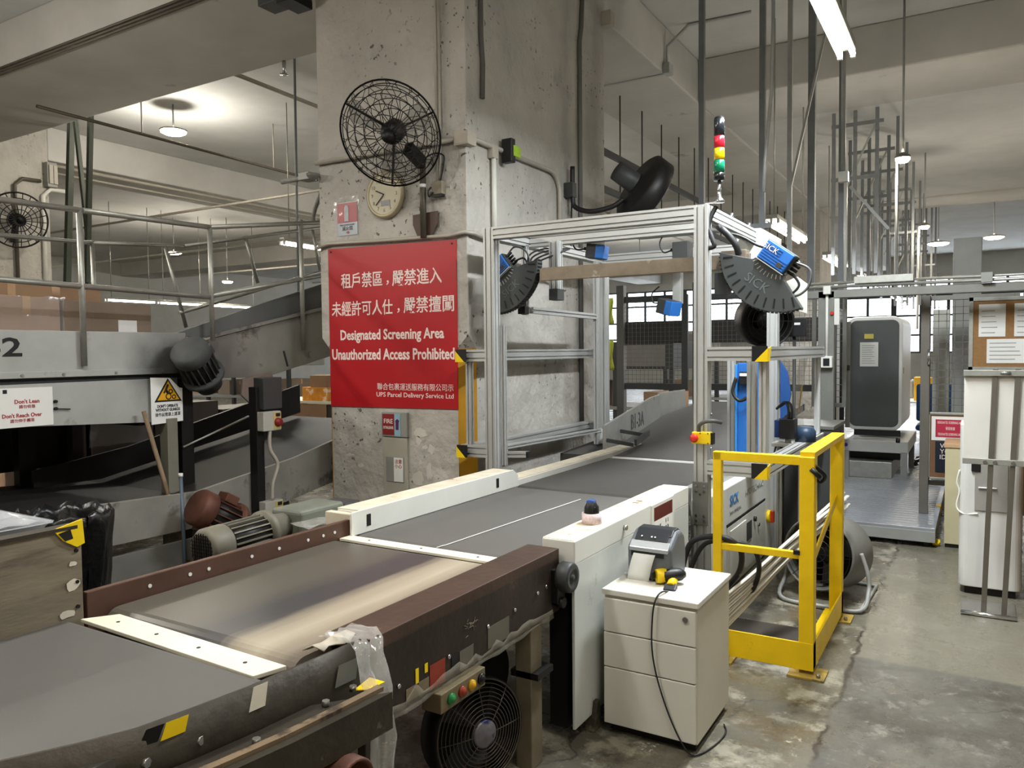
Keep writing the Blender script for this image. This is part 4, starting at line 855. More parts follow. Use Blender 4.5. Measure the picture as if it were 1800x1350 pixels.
t = thing('dome_camera', 'small dome camera on a pipe arm at the left pillar edge', 'camera', (-4.66,4.6,3.02)); MB().box(-4.74,-4.62,4.55,4.66,3.0,3.06).build('mount', M_grey, t, .004); MB().lathe([(0,-.055),(.03,-.045),(.05,-.02),(.055,0),(0,0)], (-4.60,4.58,3.04), ZU, 18).build('dome', mat('dome_smoke', (120,118,112), .15, 0, 0, spec=.8), t); MB().cyl((-5.0,4.62,3.03),(-4.7,4.6,3.03),.02,n=10).build('arm', M_grey, t)
# wall drum fan behind the gantry
t = thing('wall_fan', 'black drum wall fan seen from its side behind the gantry top', 'fan', (0,0,0))
n_ = Vector((.56,.66,-.50)).normalized()
MB().lathe([(0,-.08),(.08,-.08),(.10,-.03),(.27,-.02),(.30,.0),(.30,.13),(.285,.14),(.27,.12),(.0,.10)], (-2.50,6.30,3.0), n_, 36).build('shroud', M_blackm, t)
MB().lathe([(0,-.24),(.085,-.24),(.09,-.10),(.09,-.02)], (-2.50,6.30,3.0), n_, 20).build('motor', M_dgrey, t)
q = MB(); C_ = Vector((-2.50,6.30,3.0)); uu, vv, _ = q.frame(n_)
for f in (.08,.14,.20,.26): q.tube([C_+n_*.145+uu*math.cos(k*2*PI/32)*f+vv*math.sin(k*2*PI/32)*f for k in range(32)], .004, 5, closed=True)
q.build('guard', M_blackm, t)
MB().tube(spline([(-3.08,6.2,3.22),(-3.08,6.2,2.95),(-3.05,6.2,2.86),(-2.9,6.2,2.81),(-2.72,6.24,2.84),(-2.63,6.27,2.90)], 6), .022, 10).build('bracket_pipe', M_black, t); MB().box(-3.15,-3.06,6.16,6.24,2.95,3.08).build('wall_bracket', M_dgrey, t, .004)
MB().tube([(-3.09,6.2,2.93),(-3.10,6.2,2.6),(-3.10,6.2,2.45)], .008, 6).build('flex', M_rubber, t)

# chipped white paint on the lower pillar face
M_chip = mat('chipped_white', (206,202,192), .75, 0, .1, 10)
for k, (cx, cz, a, b) in enumerate(((-3.60,.99,.07,.04),(-3.62,.93,.035,.04),(-3.56,.88,.03,.02),(-3.50,.87,.035,.04),(-3.52,.70,.03,.07),(-3.62,.63,.06,.07),(-3.60,.76,.02,.02),(-4.32,.78,.05,.012),(-4.2,.70,.03,.02))):
    n = 12; q = MB(); q.add([(cx+math.cos(2*PI*j/n)*a*random.uniform(.55,1.15), yF-.0012, cz+math.sin(2*PI*j/n)*b*random.uniform(.55,1.15)) for j in range(n)], [tuple(range(n))]); q.build('paint_chip', M_chip, COLUMN, solid=.002)
# ================================================================== left conveyors
M_lpanel = mat('pale_steel_panel', (172,173,168), .5, .15, .12, 3, rgb2=(138,136,128), t2=.62, s2=3.5)
M_lpanel2 = mat('grimy_steel_panel', (140,138,130), .55, .15, .2, 3, rgb2=(92,90,82), t2=.56, s2=3)
M_bblack = mat('black_rubber_belt', (36,35,34), .6, 0, .1, 4)
M_band = mat('dark_band', (52,56,56), .5, .1, .1)
XL = -5.0
def soot(m, c, r0, r1, rgb):
    """greasy soot stain around a drive motor"""
    nt = m.node_tree; N = nt.nodes; L = nt.links; b = N['Principled BSDF']; src = b.inputs['Base Color'].links[0].from_socket
    co = N.new('ShaderNodeTexCoord'); nz = N.new('ShaderNodeTexNoise'); nz.inputs['Scale'].default_value = 5; nz.inputs['Detail'].default_value = 6; L.new(co.outputs['Object'], nz.inputs['Vector'])
    ds = N.new('ShaderNodeVectorMath'); ds.operation = 'DISTANCE'; L.new(co.outputs['Object'], ds.inputs[0]); ds.inputs[1].default_value = c
    ad = N.new('ShaderNodeMath'); ad.operation = 'MULTIPLY_ADD'; L.new(nz.outputs['Fac'], ad.inputs[0]); ad.inputs[1].default_value = .22; L.new(ds.outputs['Value'], ad.inputs[2])
    mr = N.new('ShaderNodeMapRange'); mr.inputs[1].default_value = r0; mr.inputs[2].default_value = r1; mr.inputs[3].default_value = .85; mr.inputs[4].default_value = 0; L.new(ad.outputs[0], mr.inputs[0])
    mx = N.new('ShaderNodeMix'); mx.data_type = 'RGBA'; L.new(mr.outputs[0], mx.inputs[0]); L.new(src, mx.inputs[6]); mx.inputs[7].default_value = (*lin(rgb), 1); L.new(mx.outputs[2], b.inputs['Base Color'])
soot(M_lpanel, (XL,3.55,1.50), .22, .52, (48,48,47)); soot(M_lpanel2, (XL,3.75,1.45), .25, .75, (58,57,55))
t = thing('upper_conveyor', 'raised level conveyor with pale panels stencilled -2 at the left edge', 'conveyor', (-5.6,2.4,0))
MB().box(XL-.03, XL, .6, 3.66, 1.50, 1.757).build('side_panel', M_lpanel, t, .003); MB().box(XL-.02, XL+.02, .6, 3.62, 1.462, 1.503).build('panel_lip', M_lpanel, t, .003)
MB().box(XL-.05, XL-.03, .6, 3.6, 1.40, 1.47).build('dark_band', M_band, t); 
q = MB(); q.prism([(.6,1.21),(2.37,1.172),(3.36,1.122),(3.58,1.11),(3.58,1.43),(.6,1.418)], (XL-.02,0,0), YU, ZU, .02); q.build('lower_panel', M_lpanel, t, .002)
MB().box(-6.25, XL-.03, .6, 3.7, 1.58, 1.62).build('belt', M_bblack, t); MB().box(-6.28, -6.25, .6, 3.7, 1.45, 1.757).build('side_panel', M_lpanel2, t); MB().box(-6.30, -6.28, .6, 3.6, .72, 1.45).build('gap_darkening_sheet', M_blackm, t)  # black sheet added at the back to darken the space under the conveyor
MB().box(-6.2, XL-.05, .6, 3.6, 1.15, 1.22).build('underside', M_blackm, t)
text('-2', .17, (XL+.002,2.42,1.655), YU, ZU, M_ink, t, 'stencil_number', bold=.003, width=.19, height=.115)
for y in (2.5, 2.75, 3.1, 3.45): MB().cyl((XL+.02,y,1.48), (XL+.026,y,1.48), .010, n=6).build('bolt', M_stain, t)
for y, z in ((2.70,1.31),(2.70,1.265)): MB().cyl((XL,y,z), (XL+.02,y,z), .010, n=8).build('stud', M_blackm, t)
MB().cyl((XL+.012,2.70,1.265), (XL+.012,2.79,1.255), .004, n=6).build('pin', M_blackm, t)
for y in (1.2, 3.46):
    MB().box(XL-.05, XL+.04, y, y+.085, 0, 1.14).build('leg', mat('grey_leg', (128,126,112), .55, .1, .12, 5), t, .004); MB().box(-6.25, -6.17, y, y+.085, 0, 1.2).build('leg', M_dgrey, t)
for y in (2.42,2.98): MB().box(-6.1,-6.02,y,y+.12,0,1.16).build('leg', M_blackm, t)
for y in (1.9,3.3): MB().box(-6.2,XL-.05,y,y+.06,1.10,1.16).build('cross_member', M_blackm, t)
# notices on the panel
t = thing('safety_notice', 'white notice reading Dont Lean and Dont Reach Over on the raised conveyor', 'sign', (XL+.01,2.5,1.15))
t = MB().box(XL+.001, XL+.007, 2.10, 2.685, 1.165, 1.405).build('plate', M_paper, t, .001)
text("Don't Lean", .045, (XL+.008,2.53,1.322), YU, ZU, M_inkr, t, width=.145, height=.026, bold=.001); text('請勿倚靠', .04, (XL+.008,2.53,1.290), YU, ZU, M_inkr, t, width=.095, height=.022); text("Don't Reach Over", .045, (XL+.008,2.50,1.238), YU, ZU, M_inkr, t, width=.23, height=.026, bold=.001); text('請勿伸手觸貨', .04, (XL+.008,2.50,1.206), YU, ZU, M_inkr, t, width=.14, height=.022)
MB().prism([(-.012,-.012),(.012,-.012),(.012,.012),(-.012,.012)], (XL+.007,2.405,1.385), YU, ZU, .001).build('emblem', M_ink, t)
t = thing('hazard_sign', 'white sign with yellow triangle reading DONT OPERATE WITHOUT GUARDS by the dusty motor', 'sign', (XL+.01,3.48,1.1))
q = MB(); q.prism([(3.348,1.105),(3.60,1.115),(3.60,1.355),(3.575,1.36),(3.50,1.432),(3.348,1.438)], (XL+.022,0,0), YU, ZU, .005); t = q.build('plate', M_paper, t, .001)
q = MB(); q.prism([(3.372,1.262),(3.592,1.262),(3.482,1.43)], (XL+.0275,0,0), YU, ZU, .002); q.build('triangle_border', M_ink, t, .006); q = MB(); q.prism([(3.394,1.274),(3.570,1.274),(3.482,1.408)], (XL+.030,0,0), YU, ZU, .002); q.build('triangle', mat('hazard_yellow', (222,166,20), .5, 0, 0), t)
q = MB()
for cy, cz, r in ((3.482,1.300,.020),(3.525,1.295,.013),(3.50,1.335,.014)): q.tube([(XL+.033,cy+math.cos(k*2*PI/14)*r,cz+math.sin(k*2*PI/14)*r) for k in range(14)], .004, 5, closed=True)
q.tube([(XL+.033,3.478,1.385),(XL+.033,3.462,1.35),(XL+.033,3.475,1.325)], .009, 5); q.tube([(XL+.033,3.462,1.35),(XL+.033,3.445,1.325)], .006, 5); q.build('pictogram', M_ink, t)
text('DON\'T OPERATE', .03, (XL+.028,3.477,1.232), YU, ZU, M_ink, t, width=.165, height=.022, bold=.001); text('WITHOUT GUARDS', .03, (XL+.028,3.477,1.205), YU, ZU, M_ink, t, width=.195, height=.022, bold=.001); text('操作前需鎖上護罩', .03, (XL+.028,3.477,1.172), YU, ZU, M_ink, t, width=.20)
# inclined continuation
t = thing('incline_conveyor', 'dusty conveyor rising to the right from the raised conveyor to behind the pillar', 'conveyor', (-5.6,4.4,0))
q = MB(); q.prism([(3.62,1.42),(4.42,1.405),(5.6,1.66),(5.6,2.10),(3.90,1.715),(3.62,1.66)], (XL-.06,0,0), YU, ZU, .03); q.build('side_panel', M_lpanel2, t, .003)
q = MB(); q.prism([(3.55,1.74),(3.9,1.725),(5.6,2.10),(5.6,2.36),(4.4,2.0),(3.66,1.765)], (XL-.10,0,0), YU, ZU, .03); q.build('upper_strip', mat('dust_grey', (92,94,92), .7, 0, .15, 3), t, .003)
q = MB(); q.prism([(3.9,1.725),(5.6,2.10),(5.6,2.125),(3.9,1.75)], (XL-.03,0,0), YU, ZU, .03); q.build('edge_trim', M_lpanel2, t)
q = MB(); q.prism([(3.7,1.62),(5.6,2.04),(5.6,2.0),(3.7,1.58)], (-6.2,0,0), YU, ZU, 1.1); q.build('belt', M_bblack, t)
q = MB(); q.prism([(4.18,1.40),(4.48,1.45),(4.50,1.27),(4.24,1.20),(4.16,1.27)], (XL-.028,0,0), YU, ZU, .02); q.build('guard_box', mat('faded_pink_guard', (134,122,114), .6, .1, .2, 5), t, .004)
MB().bar((XL-.027,4.62,1.62), (XL-.027,4.66,1.49), .02, .012).build('seam', M_dgrey, t)
MB().box(XL-.1, XL-.02, 3.62, 3.72, 0, 1.42).build('leg', M_blackm, t); MB().box(XL-.1, XL-.02, 5.3, 5.38, 0, 1.6).build('leg', M_blackm, t); MB().box(-6.2,-6.12,5.3,5.38,0,1.9).build('leg', M_blackm, t)
# motors
def motor(label, org, axis, r, L_, m, fins=16, box=True, grille=True, base=True):
    t = thing('electric_motor', label, 'motor', (0,0,0), 'conveyor drive motors')
    fc = MB().lathe([(0,0),(r*.86,0),(r,.02),(r,L_*.30),(r*.97,L_*.31)], (0,0,0), ZU, 28).build('fan_cover', m, t)
    MB().cyl((0,0,L_*.28), (0,0,L_*.95), r*.86, n=24).build('body', M_blackm, t); bd = COL.objects[-1]
    for k in range(fins):
        a = 2*PI*k/fins; c, s_ = math.cos(a), math.sin(a)
        MB().bar((c*r*.90,s_*r*.90,L_*.32), (c*r*.90,s_*r*.90,L_*.88), .006, r*.16, (c,s_,0)).build('fin', m, bd)
    MB().lathe([(0,0),(r*1.12,0),(r*1.12,.03),(r*.8,.05),(r*.7,.14),(0,.14)], (0,0,L_*.9), ZU, 24).build('gear_flange', m, t)
    if grille:
        q = MB()
        for i in range(-4,5):
            h = math.sqrt(max(0,1-(i/5)**2))*r*.8
            q.bar((i*r*.17,-h,-.003), (i*r*.17,h,-.003), .003, .003); q.bar((-h,i*r*.17,-.003), (h,i*r*.17,-.003), .003, .003)
        q.build('grille', M_blackm, fc)
    if box: MB().box(-r*.45,r*.45,r*.8,r*1.3,L_*.45,L_*.75).build('terminal_box', m, t, .006)
    if base: MB().box(-r*.7,r*.7,-r*1.12,-r*.9,L_*.3,L_*.85).build('foot', m, t, .004)
    n_ = Vector(axis).normalized(); u_ = Vector((0,0,1)).cross(n_).normalized(); v_ = n_.cross(u_)
    place(t, frameM(org, u_, v_, n_)); return t
motor('big dusty grey motor bolted at the joint of the raised and the rising conveyor', (XL+.24,3.50,1.64), (-.30,.62,-.62), .135, .30, mat('dusty_motor', (66,68,67), .75, 0, .2, 5), 18, True, False, False)
t = thing('motor_bracket', 'dark bracket under the rusty tilted motor', 'bracket', (-4.42,3.4,0)); MB().box(-4.50,-4.30,3.30,3.62,0,.42).build('block', M_blackm, t, .01)
motor('rusty brown tilted motor behind the lying geared motor', (-4.42,3.27,.60), (.1,.75,-.45), .125, .34, M_rust, 16, True, False, True)
motor('grey geared motor lying along the left brown guard of the belt', (-2.80,2.10,.775), (-.02,.98,.02), .085, .36, mat('grey_green_motor', (112,108,94), .55, .1, .15, 8), 20, False, True, True)
t = thing('gearbox', 'dusty green gearbox coupled to the lying geared motor', 'gearbox', (-2.8,2.65,.6))
MB().box(-2.90,-2.70,2.56,2.86,.66,.86).build('housing', mat('green_grey', (108,112,100), .6, .1, .2, 8), t, .02, seg=3); MB().box(-2.89,-2.72,2.88,3.0,.62,.84).build('end_cover', M_dgrey, t, .01)
MB().box(-2.95,-2.66,2.10,3.0,.60,.66).build('bracket', M_dark, t, .004); MB().box(-2.92,-2.86,2.2,2.28,0,.60).build('leg', M_dark, t); MB().box(-2.92,-2.86,2.85,2.93,0,.60).build('leg', M_dark, t)
q = MB(); q.sheet([[(-2.72+.04*i+random.uniform(-.01,.01), 2.52+.07*k, .80+random.uniform(-.01,.02)) for k in range(5)] for i in range(4)]); q.build('plastic_scrap', M_wrap, t)
# lower conveyor, level then rising
t = thing('lower_conveyor', 'dark lower conveyor with grimy panels under the raised conveyor, rising to the pillar', 'conveyor', (-5.4,3.0,0))
q = MB(); q.prism([(.8,.41),(3.5,.38),(4.3,.42),(5.6,.62),(5.6,1.02),(4.4,.76),(3.5,.635),(2.36,.685),(.8,.72)], (XL+.28,0,0), YU, ZU, .03); q.build('side_panel', M_lpanel2, t, .003)
q = MB(); q.prism([(.8,.70),(2.4,.66),(3.5,.60),(5.6,.96),(5.6,.90),(3.5,.54),(.8,.62)], (-6.2,0,0), YU, ZU, 1.48); q.build('belt', M_bblack, t)
q = MB(); q.prism([(3.0,.76),(3.75,.86),(5.6,1.28),(5.6,1.0),(3.5,.63),(3.0,.64)], (XL-.9,0,0), YU, ZU, .03); q.build('far_panel', M_blackm, t)
MB().cyl((XL+.02,3.6,.92), (XL+.02,4.2,1.10), .008, n=6).build('thin_rail', M_galv, t)
MB().box(XL+.27,XL+.30,.8,3.6,.08,.31).build('lower_skirt', mat('skirt_grey', (112,112,106), .6, .1, .15, 3), t, .003)
for y in (1.4,4.3): MB().box(XL+.18,XL+.26,y,y+.08,0,.45).build('leg', M_dgrey, t); MB().box(-6.1,-6.02,y,y+.08,0,.6).build('leg', M_dgrey, t)
# switch boxes on a post
t = thing('switch_post', 'dark steel post carrying two rotary switch boxes left of the pillar', 'post', (-4.62,4.03,0))
MB().box(-4.68,-4.60,3.95,4.02,0,1.35).build('post', M_blackm, t, .003); MB().box(-4.66,-4.55,3.98,4.16,1.18,1.42).build('control_box', M_dgrey, t, .006)
for z0 in (1.02,.345):
    t2 = thing('isolator_switch', 'grey isolator box with red knob, '+('upper' if z0 > 1 else 'lower')+' one on the post', 'switch', (-4.55,4.04,z0), 'isolator switches')
    MB().box(-4.60,-4.53,3.955,4.125,z0,z0+.145).build('box', mat('pale_switch', (176,174,164), .5, 0, .1, 8), t2, .005); MB().box(-4.532,-4.526,4.05,4.122,z0+.01,z0+.135).build('yellow_plate', mat('dull_yellow', (196,176,110), .5), t2)
    MB().lathe([(0,.025),(.03,.025),(.034,.0)], (-4.526,4.088,z0+.062), (1,0,0), 18).build('knob', mat('knob_red', (130,34,30), .4), t2); MB().box(-4.526,-4.522,4.07,4.11,z0+.105,z0+.13).build('label', M_black, t2)
MB().tube(spline([(-4.55,4.03,1.02),(-4.55,4.03,.88),(-4.54,4.09,.76),(-4.55,4.05,.62),(-4.55,4.04,.50)], 6), .014, 8).build('flex_conduit', M_conduit, t)
# handrails
def rail(label, segs, r, x, group='handrails on the raised conveyor'):
    t = thing('handrail', label, 'handrail', segs[0][0], group)
    for nm, a, b in [(s_[2], s_[0], s_[1]) for s_ in segs]:
        MB().cyl(a, b, r, n=10).build(nm, M_galv, t)
    return t
x = XL+.03
rail('front handrail with posts along the raised conveyor', [((x,1.0,2.50),(x,2.90,2.535),'top_rail'),((x,1.0,2.08),(x,3.85,2.03),'mid_rail'),((x,2.88,1.53),(x,2.88,2.545),'post'),((x,3.87,1.70),(x,3.87,2.57),'post'),((x,3.87,2.555),(x,5.1,2.76),'top_rail'),((x,3.87,2.04),(x,5.1,2.30),'mid_rail'),((x,4.79,1.63),(x,4.79,2.74),'post'),((x,2.90,2.535),(x,3.87,2.555),'top_rail')], .019, x)
x = -6.3
rail('back handrail on the far side of the raised conveyor', [((x,1.4,2.46),(x,3.75,2.53),'top_rail'),((x,1.4,1.95),(x,3.75,1.98),'mid_rail'),((x,3.75,1.75),(x,3.75,2.55),'post'),((x,3.75,2.53),(x,4.62,2.60),'top_rail'),((x,4.42,2.59),(x,4.62,1.85),'post'),((x,4.62,2.60),(x,6.6,3.05),'top_rail'),((x,5.32,2.78),(x,5.47,2.32),'post'),((x,6.24,2.98),(x,6.35,2.5),'post'),((x,4.55,1.98),(x,6.6,2.58),'mid_rail')], .018, x)
# parcels on the raised conveyor
def carton(label, x0,x1,y0,y1,z0,z1, m=None, tape=True, group=None, lab=None, film=False):
    t = thing('carton', label, 'box', ((x0+x1)/2,(y0+y1)/2,z0), group); MB().box(x0,x1,y0,y1,z0,z1).build('box', m or M_card, t, .004)
    if tape: MB().box(x0-.001,x1+.001,(y0+y1)/2-.025,(y0+y1)/2+.025,z1-.12,z1+.001).build('tape', mat('parcel_tape', (180,146,104), .35), t)
    if lab: MB().box(x1,x1+.002,y0+(y1-y0)*.6,y0+(y1-y0)*.82,z0+(z1-z0)*.35,z0+(z1-z0)*.65).build('label', M_paper, t)
    if film:
        n = 9; rows = [[(x1+.012+random.uniform(-.01,.012), y0-.02+(y1-y0+.04)*k/14+random.uniform(-.012,.012), z0+(z1-z0)*r/n+random.uniform(-.01,.01)) for k in range(15)] for r in range(n+1)]
        MB().sheet(rows).build('film', M_film, t)
    return t
gy = mat('grey_brown_carton', (132,116,100), .75, 0, .1, 4)  # grey-brown card of the long carton and every other shelf carton
carton('long low grey-brown carton on the raised conveyor', -6.05,-5.45,3.02,3.69,1.621,1.985, gy, False, None, True)
carton('film-wrapped carton at the left picture edge on the raised conveyor', -6.05,-5.45,2.56,3.0,1.621,2.0, mat('tan_carton', (158,130,106), .7, 0, .1, 4), True, None, None, True)
carton('flat open carton lying on top of the film-wrapped carton', -6.0,-5.5,2.45,2.98,2.002,2.10, M_card, True); carton('carton leaning back beside the flat open one', -6.0,-5.55,3.06,3.36,1.987,2.10, M_card, False)
# wrapped goods below and behind, with dark cartons added among them
dk = mat('gap_darkening_carton', (70,56,46), .5, 0, .25, 5)  # dark cartons added to cover the lit floor and keep the gap dark
for k, (a, b, c, d_, e, f, lb) in enumerate(((-7.5,-6.9,3.30,3.58,.0,.46,'lower bright carton standing in the gap under the raised conveyor'),(-7.5,-6.9,3.30,3.58,.462,.94,'upper bright film-wrapped carton in the gap under the raised conveyor'),(-7.6,-7.0,3.62,4.05,.0,.62,'added dark carton directly right of the bright stack under the raised conveyor'),(-7.6,-7.0,3.62,4.05,.622,1.15,'added dark carton on top, directly right of the bright stack'),(-7.6,-7.0,4.1,4.7,0,.75,'lower added dark wrapped carton in the middle of the gap'),(-7.6,-7.0,4.1,4.7,.752,1.2,'upper added dark wrapped carton in the middle of the gap'),(-7.6,-7.0,4.75,5.5,0,1.1,'big added dark wrapped carton at the right of the gap'),(-7.6,-7.0,5.55,6.4,0,1.0,'big added dark wrapped carton behind the switch post'))):
    carton(lb, a,b,c,d_,e,f, mat('tan_carton', (158,130,106)) if k < 2 else dk, k < 3, None, k == 3, k in (1,5))
# broom and pole
t = thing('broom_handle', 'wooden broom handle leaning on the raised conveyor', 'broom', (-4.74,3.42,0)); MB().cyl((-4.68,3.44,.0), (-4.93,3.26,1.21), .015, n=10).build('handle', mat('broom_wood', (132,112,88), .6, 0, .15, 20), t); MB().box(-4.74,-4.62,3.36,3.52,0,.05).build('brush', M_black, t)
t = thing('mop_pole', 'thin grey-blue pole standing beside the broom handle', 'pole', (-4.70,3.36,0)); MB().cyl((-4.66,3.36,0), (-4.70,3.37,.76), .013, n=10).build('pole', mat('grey_blue_pole', (92,104,116), .5, .2, .05), t); MB().cyl((-4.70,3.37,.755), (-4.70,3.37,.78), .016, n=10).build('cap', M_paper, t)
# bin with black liner
t = thing('waste_bin', 'red waste bin lined with a black bag behind the side board', 'bin', (-3.2,1.74,0))
MB().lathe([(0,0),(.13,0),(.15,.80),(.16,.82)], (-3.2,1.74,0), ZU, 28).build('bin', mat('bin_red', (150,36,32), .45, 0, .08), t)
q = MB(); rows = []
for z, r in ((.62,.165),(.72,.172),(.84,.178),(.92,.185),(.955,.19),(.965,.18),(.93,.165),(.80,.15)):
    rows.append([(-3.2+math.cos(2*PI*k/40)*(r+.008*math.sin(k*3.1+z*20)), 1.74+math.sin(2*PI*k/40)*(r+.008*math.cos(k*2.3+z*17)), z+.012*math.sin(k*1.7)) for k in range(41)])
q.sheet(rows); q.build('liner', mat('black_bag', (16,16,17), .28, 0, 0, bump=.3, bscale=30), t)
t = thing('crate_stack', 'dark crate behind the side board', 'crate', (-2.95,1.25,0)); MB().box(-3.14,-2.72,1.02,1.46,0,.965).build('crate', M_dgrey, t, .01)
t = thing('plastic_tray', 'clear plastic tray lying on top behind the side board at the left edge', 'tray', (-2.9,1.3,.97))
q = MB()
rows = [[(-2.90+dx*s_, 1.28+dy*s_, z) for dx, dy in ((-.18,-.16),(.18,-.16),(.19,.15),(.16,.17),(-.18,.17),(-.18,-.16))] for s_, z in ((.8,.968),(.95,1.02),(1,1.03),(1.05,1.03))]
q.sheet(rows); q.build('tray', mat('clear_tray', (196,200,204), .15, 0, .05, alpha=.55, spec=.8), t, solid=.003); q = MB(); q.sheet([[(-2.9+.045*i-.14, 1.28+.05*k-.15, 1.03+.012*math.sin(i*2)*(k%2)) for k in range(7)] for i in range(7)]); q.build('lid', mat('clear_tray', (196,200,204)), t)
# packing table behind the post, with orange parcel
t = thing('packing_table', 'small packing table seen between the rising conveyors and the pillar', 'table', (-7.8,7.6,0)); MB().box(-8.5,-7.2,7.4,8.2,.93,.96).build('top', M_strip, t)
for x_, y_ in ((-8.45,7.45),(-7.25,7.45),(-8.45,8.15),(-7.25,8.15)): MB().box(x_-.03,x_+.03,y_-.03,y_+.03,0,.93).build('leg', M_dgrey, t)
MB().box(-8.4,-7.3,7.42,7.46,.55,.92).build('apron', M_card, t)
carton('bright orange and white parcel on the packing table', -7.82,-7.35,7.5,7.9,.961,1.14, mat('orange_parcel', (226,150,50), .6, 0, .3, 6, rgb2=(238,232,220), t2=.55, s2=6), False); carton('small brown carton stacked on the orange parcel', -7.72,-7.42,7.55,7.85,1.141,1.30, M_card, True)
# ================================================================== right foreground
t = thing('drawer_pedestal', 'white three-drawer office pedestal beside the weighing belt', 'cabinet', (-1.12,3.15,0))
M_ped = mat('pedestal_white', (222,219,208), .42, 0, .04, 3); M_peds = mat('pedestal_side', (206,200,182), .45, 0, .05, 3)
MB().box(-1.322,-.925,2.935,3.385,.035,.580).build('body', M_peds, t, .003); MB().box(-1.328,-.918,2.918,3.39,.584,.609).build('top', M_ped, t, .004)
for z0, z1 in ((.432,.572),(.285,.428),(.043,.281)):
    d_ = MB().box(-1.319,-.928,2.918,2.936,z0,z1).build('drawer', M_ped, t, .003)
    if z0 > .4: MB().cyl((-.968,2.912,.538), (-.968,2.919,.538), .011, n=14).build('lock', M_chrome, d_)
MB().box(-1.30,-.94,2.96,3.37,.0,.04).build('plinth', M_black, t)
# label printer
t = thing('label_printer', 'grey desktop label printer on the white pedestal', 'printer', (-1.19,3.22,.609))
M_pg = mat('printer_grey', (98,102,106), .42, 0, .04); M_pd = mat('printer_dark', (44,47,50), .35, 0, .03)
q = MB(); q.prism([(3.11,.612),(3.30,.612),(3.305,.71),(3.29,.785),(3.25,.812),(3.20,.812),(3.125,.765),(3.105,.755)], (-1.292,0,0), YU, ZU, .20); q.build('body', M_pg, t, .018, seg=3)
q = MB(); q.prism([(3.165,.795),(3.20,.818),(3.25,.820),(3.28,.805),(3.28,.79),(3.2,.78)], (-1.275,0,0), YU, ZU, .165); q.build('lid_window', M_pd, t, .006)
q = MB(); q.prism([(3.099,.752),(3.13,.779),(3.13,.758),(3.10,.735)], (-1.280,0,0), YU, ZU, .176); q.build('silver_lip', mat('silver_lip', (176,180,182), .35, .4, 0), t, .004)
q = MB(); q.prism([(3.128,.7805),(3.162,.8065),(3.162,.80),(3.132,.774)], (-1.265,0,0), YU, ZU, .146); q.build('button_strip', M_pd, t, .002)
for x_ in (-1.235,-1.19,-1.175): MB().cyl((x_,3.140,.792), (x_,3.138,.795), .004, n=8).build('button', M_paper, t)
MB().box(-1.270,-1.125,3.101,3.106,.715,.735).build('paper_slot', M_black, t)
t = thing('label_strip', 'white label strip hanging out of the printer', 'paper', (-1.21,3.1,.61)); q = MB(); q.sheet([[(-1.258+.098*k-.006*j, 3.103-.008*math.sin(j*.9)-.003*j, .73-.0245*j+.0) for k in (0,.5,1)] for j in range(6)]); q.build('paper', M_paper, t, solid=.0008)
t = thing('tissue_scrap', 'crumpled tissue scrap at the left foot of the printer', 'paper', (-1.30,3.14,.61)); q = MB(); q.sphere((-1.302,3.15,.622), .018, 9, 6, (1,1.2,.7)); q.build('tissue', M_paper, t)
# handheld barcode scanner
t = thing('barcode_scanner', 'yellow and black handheld barcode scanner on the white pedestal', 'scanner', (-1.10,3.1,.609))
C_ = Vector((-1.105,3.115,.645)); ax = Vector((.80,.55,.05)).normalized(); up_ = Vector((0,0,1)); sd = ax.cross(up_).normalized(); up_ = sd.cross(ax)
q = MB(); q.tube([C_-ax*.045+up_*.004, C_-ax*.02, C_+ax*.02-up_*.0, C_+ax*.05, C_+ax*.07], [.030,.033,.034,.030,.014], 14, flat=.85); q.build('head', M_black, t)
q = MB(); q.tube([C_-ax*.055+up_*.0, C_-ax*.04, C_-ax*.01-sd*.004], [.0315,.034,.033], 14, flat=.9); q.build('yellow_bumper', M_yellowp, t)
MB().box(-1.163,-1.158,3.06,3.10,.63,.66).build('window', M_ink, t)
hd = Vector((.15,-.95,-.28)).normalized(); H0 = C_+ax*.02-up_*.012
q = MB(); q.tube([H0, H0+hd*.04, H0+hd*.075], [.022,.020,.021], 12); q.build('grip', M_yellowp, t); q = MB(); q.bar(H0+hd*.06, H0+hd*.112, .052, .026); q.build('grip_base', M_pd, t, .006)
e0 = H0+hd*.11
pts = spline([e0,(-1.078,2.95,.622),(-1.088,2.908,.60),(-1.098,2.900,.53),(-1.10,2.900,.40),(-1.075,2.902,.27),(-1.02,2.905,.12),(-.955,2.90,.02),(-.915,2.93,.006),(-.88,3.05,.006),(-.875,3.16,.006),(-.90,3.22,.006)], 6)
MB().tube(pts, .0035, 6).build('cable', M_rubber, t)
# tape roll with dark cap puck
t = thing('tape_roll', 'pink printed tape roll on the white panel ledge', 'tape', (-1.445,3.07,.836))
q = MB(); q.lathe([(.030,0),(.044,0),(.044,.046),(.030,.046),(.030,0)], (-1.447,3.08,.838), ZU, 28); q.build('roll', mat('pink_tape', (226,206,208), .4, 0, .12, 60, rgb2=(196,170,178), t2=.56, s2=90), t)
t = thing('hand_stamp', 'black hand stamp with blue top standing in the tape roll', 'stamp', (-1.447,3.08,.84))
q = MB(); q.box(-1.473,-1.421,3.058,3.104,.884,.915); q.lathe([(.031,.84),(.034,.885),(.032,.91),(.018,.935),(0,.938)], (-1.447,3.08,0), ZU, 18); q.build('body', M_black, t, .004)
MB().box(-1.468,-1.430,3.062,3.100,.918,.942).build('cap', mat('stamp_blue', (50,84,150), .35), t, .008)
